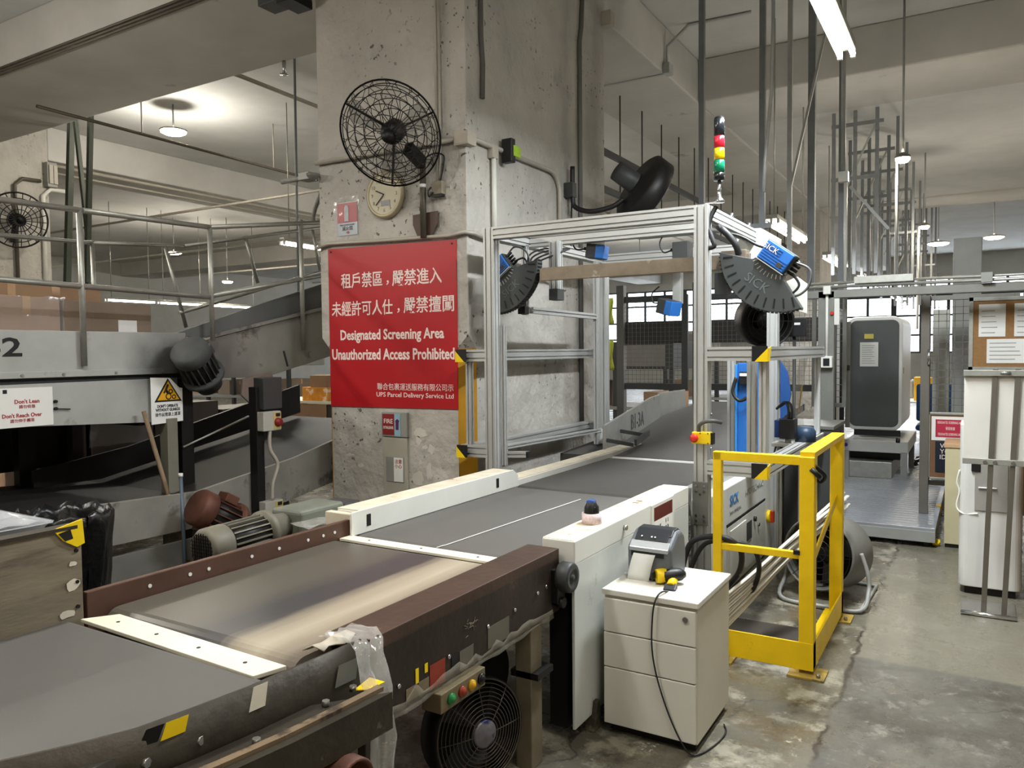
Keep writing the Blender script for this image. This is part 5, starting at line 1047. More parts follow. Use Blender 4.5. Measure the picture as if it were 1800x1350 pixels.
# ------------------------------------------------------------------ yellow guard frame
t = thing('guard_frame', 'yellow steel guard frame bolted to the floor right of the pedestal', 'barrier', (-.9,4.4,0))
y0, y1, xa, xb, H = 3.945, 4.86, -1.135, -.695, 1.075
def yb(nm, a, b, w_, h_): return MB().bar(a, b, w_, h_).build(nm, M_yellow, t, .003)
MB().box(xb-.035,xb+.035,y0-.035,y0+.035,.03,H).build('post', M_yellow, t, .004); MB().box(xb-.035,xb+.035,y1-.035,y1+.035,.03,H).build('post', M_yellow, t, .004); MB().box(xa-.022,xa+.022,y0-.022,y0+.022,.03,H).build('post', M_yellow, t, .004)
yb('top_rail', (xa-.022,y0,H-.022), (xb-.03,y0,H-.022), .044, .044); yb('top_rail', (xb,y0-.02,H+.01), (xb,y1+.03,H+.01), .07, .03); yb('mid_rail', (xa,y0,.585), (xb-.035,y0,.585), .03, .035)
q = MB(); q.box(xa-.03,xb+.035,y0-.038,y0-.028,.03,.165); q.build('kick_plate', M_yellow, t, .002); q = MB(); q.box(xb+.025,xb+.035,y0-.03,y1+.03,.03,.165); q.build('kick_plate', M_yellow, t, .002); q = MB(); q.box(xb-.06,xb-.02,y0+.03,y1,.03,.05); q.build('base_flange', M_yellow, t)
yb('diagonal_brace', (xb,y0+.03,.50), (xb,y1-.03,.72), .01, .05)
for (x_, y_) in ((xb,y0),(xb,y1),(xa,y0)):
    p_ = MB().box(x_-.08,x_+.09,y_-.08,y_+.07,.0,.012).build('base_plate', mat('worn_yellow', (168,140,60), .55, 0, .25, 14, rgb2=(110,96,62), t2=.56, s2=9), t, .002); MB().cyl((x_+.06,y_-.05,.012),(x_+.06,y_-.05,.03),.010,n=6).build('anchor_bolt', M_stain, p_)
MB().cyl((xb+.02,y0-.04,1.02),(xb+.06,y0-.03,.98),.012,n=8).build('strap_knob', M_black, t); MB().tube(spline([(xb+.03,y0,1.03),(xb+.07,y0+.04,.98),(xb+.04,y0+.09,.94),(xb+.0,y0+.05,.98)], 5), .010, 7).build('strap', M_black, t)
MB().box(xb-.06,xb-.03,y0-.04,y0-.02,.595,.615).build('catch', M_blackm, t)
# strapping bundle leaning through the frame
t = thing('strapping_bundle', 'bundle of long white trunking strips leaning diagonally through the yellow frame', 'strips', (-1.2,3.8,.1))
for k in range(11):
    a = Vector((-1.22+.006*k, 3.72+.015*(k%4), .02+.026*k)); m_ = Vector((-.90+.006*(k%4), 4.45+.02*(k%3), .405+.012*k)); b = Vector((-.69+.008*(k%5),4.98+.05*(k%4), .605+.011*k))
    MB().tube(spline([a, a.lerp(m_,.5)+Vector((0,0,-.012)), m_, b], 4), .013, 6, flat=.35).build('strip', mat('trunking_white', (218,213,200), .35, .1, .1, 10), t)
# black hose loops by the frame
t = thing('hose_coil', 'black hose looped over the mid rail of the yellow frame', 'hose', (-1.2,4.1,.3))
MB().tube(spline([(-1.36,4.0,.30),(-1.33,3.98,.46),(-1.28,3.96,.58),(-1.18,3.95,.625),(-1.08,3.95,.62),(-1.03,3.99,.56),(-1.05,4.05,.44),(-1.12,4.1,.34),(-1.2,4.1,.25)], 6), .015, 8).build('hose', M_rubber, t); MB().tube(spline([(-1.34,4.02,.25),(-1.30,4.0,.42),(-1.22,3.985,.57),(-1.10,3.99,.60),(-.98,4.05,.56),(-.97,4.12,.42),(-1.04,4.18,.28),(-1.2,4.2,.20)], 6), .013, 8).build('hose', M_rubber, t)
# grey drum fan on the floor
t = thing('drum_fan', 'grey drum floor fan with tubular stand behind the yellow frame', 'fan', (-.83,5.25,0))
ax = Vector((-.25,-.95,.12)).normalized(); C_ = Vector((-.82,5.35,.265))
MB().lathe([(.225,-.16),(.235,-.15),(.235,.14),(.225,.16),(.215,.14),(.215,-.16),(.225,-.16)], C_, ax, 40).build('drum', mat('fan_drum', (118,116,110), .5, .2, .1, 8), t)
q = MB(); uu, vv, _ = q.frame(ax)
for f in (.05,.09,.13,.17,.205): q.tube([C_+ax*.15+uu*math.cos(k*2*PI/36)*f+vv*math.sin(k*2*PI/36)*f for k in range(36)], .003, 5, closed=True)
for k in range(8): q.bar(C_+ax*.15, C_+ax*.15+(uu*math.cos(k*PI/4)+vv*math.sin(k*PI/4))*.22, .004, .004)
q.build('guard', M_blackm, t); MB().lathe([(0,.05),(.06,.05),(.07,-.1),(0,-.1)], C_, ax, 18).build('motor', M_blackm, t); MB().cyl(C_-ax*.155, C_-ax*.15, .222, n=36).build('back_guard', M_blackm, t)
for k in range(4):
    a = k*PI/2; d1 = uu*math.cos(a)+vv*math.sin(a); d2 = uu*math.cos(a+.7)+vv*math.sin(a+.7); q = MB(); q.add([C_+d1*.06+ax*.05, C_+d1*.2+ax*.06, C_+d2*.2, C_+d2*.06], [(0,1,2,3)]); q.build('blade', M_black, t, solid=.003)
q = MB(); q.tube(spline([(-.60,5.2,.32),(-.56,5.18,.20),(-.55,5.15,.10),(-.58,5.0,.02),(-.80,4.98,.02),(-1.05,5.05,.02),(-1.07,5.3,.10),(-1.06,5.4,.25)], 6), .013, 8); q.build('stand', M_grey, t)
q = MB(); q.tube([(-.58,5.0,.015),(-.55,5.6,.015),(-1.06,5.62,.015)], .013, 8); q.build('stand', M_grey, t)
ly = MB(); ly.add([C_+Vector((-.02,-.05,.232)),C_+Vector((.07,-.03,.218)),C_+Vector((.085,.05,.215)),C_+Vector((-.01,.04,.236))], [(0,1,2,3)]); ly.build('label', M_paper, t, solid=.004)
# rubber mat
t = thing('floor_mat', 'dark square mat on the floor inside the yellow frame', 'mat', (-1.1,4.4,0)); MB().box(-1.5,-.76,4.0,4.55,.0,.012).build('mat', mat('mat_dark', (58,52,44), .8, 0, .15, 8), t, .003)
# ------------------------------------------------------------------ platform with scanner machine
t = thing('steel_platform', 'low steel platform of ribbed plate in front of the scanner machine', 'platform', (-.85,8,0))
M_plate = mat('platform_plate', (168,172,178), .27, .45, .10, 5, .12, 60)
MB().box(-1.55,-.262,6.925,13.0,.13,.16).build('deck', M_plate, t, .003)
MB().box(-1.55,-.262,6.92,6.97,.045,.135).build('edge_beam', M_grey, t, .003); MB().box(-.30,-.262,6.93,13.0,.045,.135).build('edge_beam', mat('worn_ochre_edge', (136,124,92), .5, .2, .2, 8), t, .003)
q = MB()
for k in range(60): q.box(-1.45,-.30,7.05+k*.1,7.068+k*.1,.1595,.163)
q.build('tread_ribs', M_plate, t)['kind'] = 'stuff'
for x_, y_ in ((-.33,7.0),(-1.4,7.0),(-.33,9.5),(-1.45,9.5),(-.33,12.8),(-1.45,12.8)): MB().cyl((x_,y_,0),(x_,y_,.05),.03,n=10).build('foot', M_dgrey, t)
MB().cyl((-.265,7.02,.045),(-.265,7.03,.02),.035,n=12).build('yellow_bumper', M_yellowp, t)
MB().box(-.30,-.259,7.9,8.05,.10,.162).build('yellow_tape', M_yellowp, t)
# scanner machine
def rrect(x0,x1,z0,z1,r,n=6):
    P = []
    for cx, cz, a0 in ((x1-r,z0+r,-PI/2),(x1-r,z1-r,0),(x0+r,z1-r,PI/2),(x0+r,z0+r,PI)):
        for k in range(n+1): a = a0+PI/2*k/n; P.append((cx+math.cos(a)*r,cz+math.sin(a)*r))
    return P
t = thing('xray_scanner', 'tall rounded X-ray scanner with dark grey door and white rim on the platform', 'scanner machine', (-.98,9.9,.16))
M_xw = mat('scanner_white', (242,243,240), .35, 0, .02); M_xg = mat('scanner_charcoal', (86,90,90), .45, .05, .05, 5)
MB().prism(rrect(-1.29,-.71,.66,1.95,.10), (0,10.9,0), XU, ZU, 1.25).build('shell', M_xw, t, .012, seg=3)
MB().prism(rrect(-1.25,-.745,.70,1.91,.07), (0,9.652,0), XU, ZU, .012).build('door', M_xg, t, .006)
MB().box(-1.30,-1.245,9.635,9.66,.68,1.90).build('hinge_strip', M_grey, t, .006); MB().box(-1.305,-1.25,9.622,9.64,1.34,1.40).build('latch', M_dgrey, t, .004)
MB().box(-.715,-.705,9.75,9.80,1.30,1.37).build('lock', M_grey, t)
MB().box(-1.10,-1.005,9.632,9.638,1.70,1.755).build('warning_label', mat('pale_yellow', (214,196,90), .5), t)
t2 = thing('paper_notice', 'white paper notice taped on the dark scanner door', 'paper', (-1.07,9.63,1.4)); MB().box(-1.145,-.955,9.630,9.637,1.385,1.66).build('sheet', M_paper, t2)
for k in range(9): MB().box(-1.125,-.985-random.uniform(0,.05),9.6285,9.6305,1.42+.025*k,1.425+.025*k).build('print_line', M_grey, t2)
t = thing('scanner_control_unit', 'narrow black and white control side of the scanner with green key and orange button', 'control panel', (-1.42,9.0,.5))
MB().prism(rrect(-1.50,-1.30,.55,2.05,.06), (0,9.6,0), XU, ZU, .5).build('body', M_blackm, t, .01); MB().box(-1.315,-1.285,9.08,9.12,.55,2.0).build('white_edge', M_xw, t, .008); 
MB().cyl((-1.40,9.10,1.33),(-1.40,9.07,1.33),.035,n=16).build('orange_button', mat('amber', (214,130,40), .4), t); MB().box(-1.43,-1.37,9.09,9.098,1.40,1.46).build('green_key', mat('key_green', (40,140,80), .4), t); MB().box(-1.42,-1.33,9.09,9.098,1.15,1.26).build('grey_label', M_grey, t)
MB().box(-1.43,-1.34,9.088,9.097,1.52,1.62).build('white_label', M_paper, t)
# roller table below
t = thing('scanner_table', 'grey steel table carrying the scanner on the platform', 'table', (-1.0,9.8,.16))
MB().box(-1.28,-.62,9.3,10.6,.45,.58).build('top', mat('table_light_grey', (184,184,178), .45, .1, .08, 5), t, .006); MB().box(-1.24,-.78,9.34,10.5,.16,.34).build('lower_shelf', M_galv, t, .006); MB().box(-1.24,-.72,9.6,10.6,.34,.46).build('well', M_black, t)
for x_ in (-1.27,-.69): MB().box(x_,x_+.06,9.3,9.37,.16,.46).build('leg', M_grey, t); MB().box(x_,x_+.06,10.4,10.47,.16,.46).build('leg', M_grey, t)
MB().box(-1.2,-.72,9.62,9.66,.60,.665).build('neck', M_black, t); MB().cyl((-.74,9.32,.585),(-.70,9.32,.585),.03,n=12).build('castor', M_black, t)
MB().cyl((-1.24,9.298,.52),(-1.24,9.285,.52),.02,n=12).build('purple_indicator', mat('violet', (80,60,170), .4), t)
# dark cabinet in front
t = thing('drive_cabinet', 'dark worn drive cabinet at the platform corner behind the yellow frame', 'cabinet', (-1.1,6.6,0))
MB().box(-1.30,-.94,6.33,6.905,.0,.97).build('body', mat('dark_cab', (74,72,66), .5, .2, .2, 5), t, .006); MB().box(-1.31,-.93,6.32,6.91,.97,1.0).build('top', mat('scuffed_top', (112,112,106), .45, .3, .2, 6), t, .004)
for k in range(3): MB().box(-1.29+.118*k,-1.185+.118*k,6.318,6.33,.05,.95).build('door', M_dgrey, t, .003)
MB().box(-1.07,-1.045,6.310,6.319,.03,.96).build('yellow_edge', M_yellow, t); [MB().box(-.941,-.935,6.36+.18*k,6.50+.18*k,.05,.93).build('side_leaf', M_dgrey, t, .003) for k in range(3)]
t = thing('alloy_sheet', 'pale sheet cover beside the dark drive cabinet', 'panel', (-1.35,6.6,0)); MB().box(-1.345,-1.325,6.4,6.9,.0,.86).build('panel', M_galv, t, .004)
# ================================================================== screening cage: posts, header beam, wire mesh
def wire(mb, x0, x1, y, z0, z1, p=.06, r=.0022):
    nx = int((x1-x0)/p); nz = int((z1-z0)/p)
    for i in range(nx+1): x = x0+(x1-x0)*i/nx; mb.box(x-r,x+r,y-r,y+r,z0,z1)
    for i in range(nz+1): z = z0+(z1-z0)*i/nz; mb.box(x0,x1,y-r,y+r,z-r,z+r)
    return mb
def PN(): return [o.name for o in COL.objects if o.name.startswith('mesh_panel')][-1]
M_wire = mat('mesh_wire', (104,106,106), .5, .4, .1); M_post = mat('cage_post', (128,128,122), .5, .3, .1, 8)
def mesh_panel(label, x0, x1, y, z0, z1, p=.06, group='wire mesh panels of the cage', frame=.04, m=None):
    t = thing('mesh_panel', label, 'fence', ((x0+x1)/2,y,z0), group)
    for a in ((x0,x0+frame),(x1-frame,x1)): MB().box(a[0],a[1],y-.02,y+.02,z0,z1).build('upright', m or M_post, t, .002)
    for a in ((z0,z0+frame),(z1-frame,z1)): MB().box(x0+frame,x1-frame,y-.018,y+.018,a[0],a[1]).build('rail', m or M_post, t, .002)
    o = wire(MB(), x0+frame, x1-frame, y, z0+frame, z1-frame, p).build('wire_mesh', M_wire, t); o['kind'] = 'stuff'; return t
mesh_panel('wire mesh door panel right of the scanner machine', -.385, .30, 7.62, .40, 2.04)
mesh_panel('wire mesh panel behind the cork notice board at the right edge', .32, 2.6, 7.62, .2, 2.04)
for k, (a, b) in enumerate(((-4.10,-3.15),(-3.1,-2.2),(-2.15,-1.35))):
    mesh_panel(['dark wire mesh panel left of the drop arm behind the belt','dark wire mesh panel in the middle behind the gantry','dark wire mesh panel right of the front gantry post behind the reader'][k], a, b, 9.6+.1*k, 1.08, 2.30, .055, 'dark mesh panels behind the gantry', .08, M_dgrey); [MB().box(e-.05,e+.05,9.6+.1*k-.05,9.6+.1*k+.05,0,2.45).build('post', mat('cage_dark_post', (92,92,88), .55, .2, .1), bpy.data.objects[PN()]) for e in (a+.04,)]; MB().box(a+.08,b-.08,9.63+.1*k,9.66+.1*k,1.68,1.97).build('solid_board', mat('dark_board', (66,62,58), .6, .1, .12, 4), bpy.data.objects[PN()])
mesh_panel('wire mesh panel left of the light steel post with the white switch', -1.45,-1.12, 8.4, 1.0, 2.15, .06)
t = thing('cage_post', 'light steel post with white conduit in front of the scanner machine', 'post', (-1.13,7.2,0)); MB().box(-1.19,-1.06,7.17,7.27,.16,2.09).build('post', M_post, t, .003); MB().cyl((-1.115,7.15,1.50),(-1.115,7.15,2.08),.012,n=8).build('conduit', M_white, t); MB().box(-1.155,-1.065,7.11,7.17,1.43,1.53).build('switch', M_white, t, .004); MB().box(-1.135,-1.085,7.10,7.11,1.45,1.51).build('plug', M_black, t); MB().box(-1.14,-1.08,7.10,7.16,2.06,2.13).build('box', M_white, t, .004)
MB().cyl((-1.075,7.17,1.90),(-1.075,7.15,1.90),.015,n=10).build('red_button', mat('stop_red', (214,52,40)), t); MB().box(-1.06,-1.02,7.18,7.2,1.80,2.05).build('white_strip', M_white, t)
t = thing('header_beam', 'long grey steel header beam across the cage top', 'beam', (0,7.2,2.05)); MB().box(-1.36,2.6,7.17,7.27,2.03,2.10).build('beam', M_post, t, .004); MB().cyl((-1.36,7.15,2.125),(2.6,7.15,2.115),.014,n=8).build('conduit', M_galv, t); MB().cyl((-1.36,7.15,2.155),(2.6,7.15,2.15),.012,n=8).build('conduit', M_galv, t); MB().box(.02,.10,7.11,7.17,2.10,2.18).build('box', M_grey, t, .004); MB().box(-.9,-.45,7.12,7.2,2.14,2.20).build('tray_cover', M_galv, t, .004)
t = thing('door_post', 'dark steel post at the open side of the mesh door', 'post', (-.35,7.55,.16)); MB().box(-.415,-.345,7.52,7.58,.161,2.04).build('post', mat('post_brown', (112,108,100), .5, .3, .1), t, .003); MB().cyl((-.35,7.5,1.45),(-.35,7.5,1.58),.012,n=8).build('handle', M_chrome, t)
t = thing('cage_post', 'broad grey steel column behind the mesh door', 'post', (-.12,8.4,0)); MB().box(-.20,.03,8.3,8.5,0,2.6).build('column', M_grey, t, .006); MB().box(-.36,-.22,8.35,8.45,.3,1.95).build('duct', M_galv, t, .004)
# cork board on the mesh
t = thing('notice_board', 'cork notice board with pinned papers at the right edge', 'board', (.25,7.55,1.42))
MB().box(-.05,.55,7.575,7.595,1.41,2.0).build('cork', mat('cork', (150,112,70), .8, 0, .15, 40), t); 
for a in ((-.06,-.03,1.40,2.01),(.52,.55,1.40,2.01),(-.06,.55,1.40,1.43),(-.06,.55,1.98,2.01)): MB().box(a[0],a[1],7.565,7.58,a[2],a[3]).build('frame', M_galv, t)
for (a,b,c,d_) in ((.01,.20,1.68,1.95),(.26,.46,1.68,1.95),(.07,.34,1.46,1.66)):
    p_ = MB().box(a,b,7.568,7.575,c,d_).build('pinned_paper', M_paper, t)
    for k in range(5): MB().box(a+.02,b-.03-random.uniform(0,.05),7.566,7.5685,c+.03+.045*k*(d_-c)/.27,c+.036+.045*k*(d_-c)/.27).build('print_line', M_grey, p_)
# framed safety notices at the door foot
t = thing('framed_notice', 'wooden board frame with red notice and dark WEAR YOUR ID card by the mesh door', 'board', (-.2,7.5,.5))
MB().box(-.345,-.05,7.545,7.56,.47,1.03).build('board', mat('brown_board', (120,86,60), .6, 0, .1, 8), t)
for a in ((-.355,-.335,.46,1.04),(-.355,-.04,1.02,1.04),(-.355,-.04,.46,.48)): MB().box(a[0],a[1],7.535,7.548,a[2],a[3]).build('frame', M_galv, t, .002)
MB().box(-.325,-.055,7.537,7.545,.80,1.005).build('white_card', M_paper, t); MB().box(-.295,-.075,7.533,7.538,.83,.98).build('red_card', mat('crimson', (176,40,66), .5), t)
for z_, w_ in ((.955,.19),(.905,.07),(.855,.18)): text('DESIGNATED SCREENING AREA' if w_ > .1 else '保安檢查', .03, (-.185,7.532,z_), XU, ZU, M_signw, t, width=w_)
MB().box(-.295,-.10,7.535,7.545,.53,.79).build('dark_card', mat('ink_blue', (26,32,44), .5), t)
for k, s_ in enumerate(('WEAR','YOUR','ID')): text(s_, .055, (-.26,7.534,.755-.048*k), XU, ZU, M_signw, t, align='LEFT')
# ivory cabinet
t = thing('ivory_cabinet', 'low ivory steel cabinet with tan top near the mesh door', 'cabinet', (.0,7.15,0)); MB().box(-.205,.30,7.02,7.45,.03,.80).build('body', mat('ivory', (206,196,158), .5, 0, .08, 4), t, .004); MB().box(-.215,.31,7.01,7.46,.80,.83).build('top', mat('tan_top', (196,160,120), .5), t, .003); MB().box(-.2,.3,7.03,7.44,0,.03).build('plinth', M_black, t)
# water dispenser (white rounded)
t = thing('water_dispenser', 'tall white water dispenser with rounded corners behind the poster stand', 'dispenser', (.1,6.0,0))
MB().prism([(a,b) for a, b in rrect(-.085,.262,5.75,6.12,.05)], (0,0,.05), XU, YU, 1.05).build('body', mat('dispenser_white', (206,205,200), .4, 0, .05, 4), t, .006); MB().box(-.05,.23,5.78,6.09,0,.05).build('base', M_blackm, t)
MB().box(.0,.18,5.742,5.752,.55,.86).build('recess', mat('recess_grey', (150,146,140), .5), t, .003); MB().box(-.02,.03,5.735,5.75,.80,.86).build('tap', M_black, t, .004); MB().cyl((.02,5.735,.70),(.12,5.735,.70),.005,n=6).build('bar', M_paper, t)
MB().tube(spline([(-.085,5.78,.80),(-.10,5.78,.72),(-.085,5.78,.66),(-.10,5.78,.56),(-.06,5.76,.52),(.02,5.745,.53)], 5), .006, 6).build('cord', M_white, t)
# poster stand
t = thing('poster_stand', 'steel poster stand with two poles and large blank pale boards', 'sign stand', (.08,5.35,0))
MB().box(-.062,.222,5.30,5.62,.0,.010).build('base_plate', M_stain, t, .002); MB().cyl((-.062,5.30,.014),(.222,5.30,.014),.014,n=10).build('base_rod', M_chrome, t)
for a, b in ((.055,.095),(.158,.208)):
    q = MB(); q.bar((a,5.36,.01),(b,5.36,1.47),.028,.016); q.build('pole', mat('pole_steel', (120,114,104), .4, .6, .1), t, .002)
M_blank = mat('blank_board', (206,203,196), .35, 0, .05, 2)
MB().box(-.062,.46,5.368,5.380,.90,1.455).build('board', M_blank, t, .002); 
for a in ((.90,.935),(1.425,1.46)): MB().box(-.066,.46,5.345,5.372,a[0],a[1]).build('clamp_rail', M_galv, t, .002)
for x_ in (.05,.10,.19): MB().cyl((x_,5.345,.918),(x_,5.335,.918),.011,n=10).build('screw', M_chrome, t)
MB().cyl((.12,5.345,1.445),(.17,5.34,1.445),.008,n=8).build('clip', M_chrome, t)
t = thing('label_card', 'small white card clipped above the poster stand at the right edge', 'card', (.32,5.36,1.46)); MB().box(.26,.40,5.36,5.368,1.455,1.53).build('card', M_paper, t); MB().box(.285,.32,5.357,5.361,1.475,1.505).build('mark', M_ink, t)
t = thing('wooden_rack', 'brown wooden upright and dark panel at the right edge behind the poster stand', 'rack', (.35,5.8,0)); MB().box(.285,.33,5.55,6.0,0,.92).build('side', mat('rack_wood', (150,124,96), .6, 0, .12, 6, stretch=(1,1,.2)), t, .003); MB().box(.33,.8,5.98,6.0,0,.92).build('back', M_dgrey, t); MB().box(.285,.8,5.55,6.0,.90,.92).build('top', mat('rack_wood', (150,124,96)), t)
# ------------------------------------------------------------------ far office side through the door
def office_chair(label, x, y, rot):
    t = thing('office_chair', label, 'chair', (x,y,.0))
    MB().box(x-.22,x+.22,y-.22,y+.22,.44,.51).build('seat', mat('chair_blue', (34,72,120), .7, 0, .05), t, .03); MB().box(x-.21,x+.21,y-.26,y-.20,.56,1.0).build('backrest', mat('chair_blue', (34,72,120)), t, .04, seg=3); MB().cyl((x,y,.16),(x,y,.44),.03,n=10).build('stem', M_black, t)
    for k in range(5):
        a = 2*PI*k/5; l = MB().bar((x,y,.16),(x+math.cos(a)*.27,y+math.sin(a)*.27,.07),.035,.025).build('leg', M_black, t); MB().sphere((x+math.cos(a)*.27,y+math.sin(a)*.27,.035),.03,8,6).build('castor', M_black, l)
    return t
o = office_chair('blue office chair behind the mesh door post', -.40, 10.6, 0); o.location.z = .161
t = thing('office_desk', 'pale desk beyond the scanner machine in the gap', 'desk', (-.9,14,.0)); MB().box(-1.6,-.55,13.6,15.5,.72,.75).build('top', M_white, t, .003)
for x_, y_ in ((-1.55,13.65),(-.6,13.65),(-1.55,15.45),(-.6,15.45)): MB().box(x_-.025,x_+.025,y_-.025,y_+.025,0,.72).build('leg', M_galv, t)
carton('yellow cloth-covered tote standing on the desk in the gap', -.85,-.58,13.8,14.2,.751,1.12, mat('ochre_tote', (222,168,40), .6, 0, .1, 5), False)
t = thing('desk_printer', 'grey office machine on the desk in the gap beside the scanner', 'printer', (-1.1,14.6,.75)); MB().box(-1.3,-.9,14.4,14.9,.751,1.05).build('body', M_grey, t, .02); MB().box(-1.25,-.95,14.42,14.8,1.05,1.08).build('lid', M_dgrey, t, .006)
# far low machinery rows, so the deep hall is not empty
for k, (x0,x1,y0,y1,h,lb) in enumerate(((-9.0,-4.6,13.2,14.4,1.75,'long grey-brown sorter housing in the deep hall behind the mesh'),(-12.5,-9.2,16.0,17.2,1.6,'long sorter housing in the deep hall behind the rising conveyor'),(-6.0,-3.6,16.5,17.6,2.0,'tall grey housing in the deep hall behind the drop arm'),(-19,-14,13,14.2,1.8,'long sorter housing in the deep hall at far left'))):
    t = thing('sorter_housing', lb, 'machine', ((x0+x1)/2,y0,0)); MB().box(x0,x1,y0,y1,h-.5,h).build('cover', M_dgrey if k == 0 else M_grey, t, .01); n = int((x1-x0)/1.0)
    for i in range(n+1):
        xx = x0+.05+(x1-x0-.1)*i/n; MB().box(xx-.04,xx+.04,y0+.02,y0+.1,0,h-.5).build('leg', M_dgrey, t); 
        if i < n: MB().box(xx+.10,xx+(x1-x0-.1)/n-.10,y0-.012,y0,h-.45,h-.06).build('panel', mat('cover_panel', (120,118,112), .55, .1, .12, 4), t)
    MB().box(x0,x1,y0,y1,.5,.56).build('shelf', M_grey, t)
    for i in range(n):
        c_ = x0+.3+(x1-x0-.6)*i/max(1,n-1); w_ = random.uniform(.22,.38)
        carton('%s carton from the left on the shelf of the %s' % (['first','second','third','fourth','fifth','sixth'][min(i,5)], lb.replace('tall ','').replace('long ','').replace(' in the deep hall','').replace(' grey-brown','').replace('standing ','').replace('grey ','')), c_-w_,c_+w_,y0+.15,y0+.8,.561,.561+random.uniform(.25,.5), M_card if i % 2 else gy, True, 'cartons on sorter shelves')
# green-yellow cloths on the pillar's far edge
for k, (z0, z1, lb) in enumerate(((1.86,2.12,'upper lime cloth hanging at the far edge of the pillar'),(1.40,1.70,'lower lime cloth hanging at the far edge of the pillar'))):
    t = thing('lime_cloth', lb, 'cloth', (-3.17,7.15,z0), 'lime cloths'); rows = [[(-3.235+.02*i+.006*math.sin(j*1.3+i), 7.16+.02*math.sin(i*1.6+j*.5), z1-(z1-z0)*j/7) for i in range(7)] for j in range(8)]; MB().sheet(rows).build('cloth', mat('lime_fabric', (176,184,70), .8, 0, .12, 12), t, solid=.006)
    MB().cyl((-3.24,7.06,z1),(-3.24,7.2,z1),.005,n=6).build('hook', M_blackm, t)
# ------------------------------------------------------------------ hanging steel frames under the ceiling
M_hang = mat('haze_lightened_steel', (134,138,141), .55, .3, .12, 8); M_hangl = mat('pale_hanger', (176,178,176), .5, .3, .1, 8)  # M_hang is lightened in colour to stand in for haze
def hanger(label, y, xs, z0, top, crosses=(), diags=(), m=None, w=.05):
    t = thing('steel_hanger', label, 'hanger', (xs[0],y,z0), 'steel hangers under the ceiling')
    for x in xs: MB().box(x-w/2,x+w/2,y-w/2,y+w/2,z0,top).build('upright', m or M_hang, t)
    for z, a, b in crosses: MB().bar((a,y,z),(b,y,z),w*.8,w).build('cross_bar', m or M_hang, t)
    for p, q_ in diags: MB().bar(p, q_, w*.7, w*.5).build('brace', M_hangl, t)
    return t
hanger('dark pair of ceiling hangers just behind the signal tower', 7.3, (-2.26,-1.70), 2.52, ZC, [(2.72,-2.9,-1.62)])
hanger('pale ceiling hanger with long diagonal brace right of the signal tower', 8.3, (-1.66,), 2.4, ZC, [], [((-1.66,8.3,3.2),(-1.32,8.3,4.75))], M_hangl, .045)
hanger('dark ceiling hanger beside the pale diagonal brace', 8.6, (-1.50,), 2.2, ZC, [], [], None, .07); hanger('dark ceiling hanger behind the conduit with the white box', 8.4, (-1.18,), 2.15, ZC, [], [((-1.10,8.4,3.2),(-.75,8.4,2.75))], None, .055)
t = thing('conduit_drop', 'pale conduit drop with small white box below the nearest batten', 'conduit', (-1.10,8.0,2.1)); MB().cyl((-1.11,8.0,3.24),(-1.12,8.0,ZC),.02,n=8).build('upper_pipe', M_hangl, t); MB().cyl((-1.085,8.0,2.12),(-1.09,8.0,3.2),.016,n=8).build('lower_pipe', M_white, t); MB().box(-1.15,-1.065,7.96,8.04,3.17,3.27).build('box', M_white, t, .005)
t = thing('pale_rod', 'pale crooked rod hanging right of the signal tower', 'rod', (-1.6,6.7,2.7)); MB().tube([(-1.50,6.8,ZC),(-1.50,6.8,4.3),(-1.51,6.8,3.75),(-1.56,6.8,3.2),(-1.57,6.8,2.93)], .016, 8).build('rod', M_hangl, t)
for k, Y in enumerate((11.5,13.1,14.6,16.4,17.8,20.9,23)):
    s_ = 1+.0*k; hanger(['first','second','third','fourth','fifth','sixth','seventh'][k]+' far ladder-like hanging frame along the aisle', Y, (-1.72,-1.45,-1.18), 2.6, ZB if Y < 19 else ZC, [(4.62-.02*k,-1.75,-1.1),(3.9,-1.75,-1.15)], [((-1.68,Y,3.5),(-1.2,Y,4.6))], None, .045)
    hanger(['first','second','third','fourth','fifth','sixth','seventh'][k]+' far thin hanging upright beside the lamp rods', Y+.6, (-.98,), 2.6, ZB if Y+.6 < 20.4 else ZC, [(3.6,-1.4,-.9)], [], None, .04)
# conduit fitting under the long beam
t = thing('beam_conduit', 'pale conduit on the side of the long beam right of the pillar', 'conduit', (-3.12,7.9,4.8)); MB().tube([(-3.12,8.75,4.85),(-3.12,8.75,5.10),(-2.9,8.85,5.33),(-2.2,8.9,5.335)], .018, 8).build('pipe', M_hangl, t); MB().box(-3.15,-3.07,8.68,8.82,4.78,4.90).build('fitting', M_hangl, t, .004); MB().bar((-3.15,8.75,4.795),(-4.35,8.75,4.795),.03,.012).build('strap', M_hangl, t)
# bare-rod lamps and dome lamps
def bulb(label, x, y, z, power, rod=None, r=.07, color=(1,.90,.74), cat_group='small round lamps'):
    t = thing('round_lamp', label, 'lamp', (x,y,z), cat_group)
    MB().lathe([(0,-.05),(r*.7,-.045),(r,-.02),(r,.0),(0,.0)], (x,y,z), ZU, 18).build('bulb', M_tubew, t); MB().lathe([(r*1.05,0),(r*1.1,.02),(r*.5,.05),(.02,.06)], (x,y,z), ZU, 18).build('shade', M_grey, t)
    if rod: MB().cyl((x,y,z+.05),(x,y,rod),.012,n=8).build('rod', M_hangl, t)
    if power:
        d_ = bpy.data.lights.new('bulb_light','POINT'); d_.shadow_soft_size = r; d_.energy = power*.6; d_.color = color; l_ = bpy.data.objects.new('bulb_light', d_); COL.objects.link(l_); l_.location = (x,y,z-.06-r); l_.parent = t; l_.matrix_parent_inverse = MWI(t)
    return t
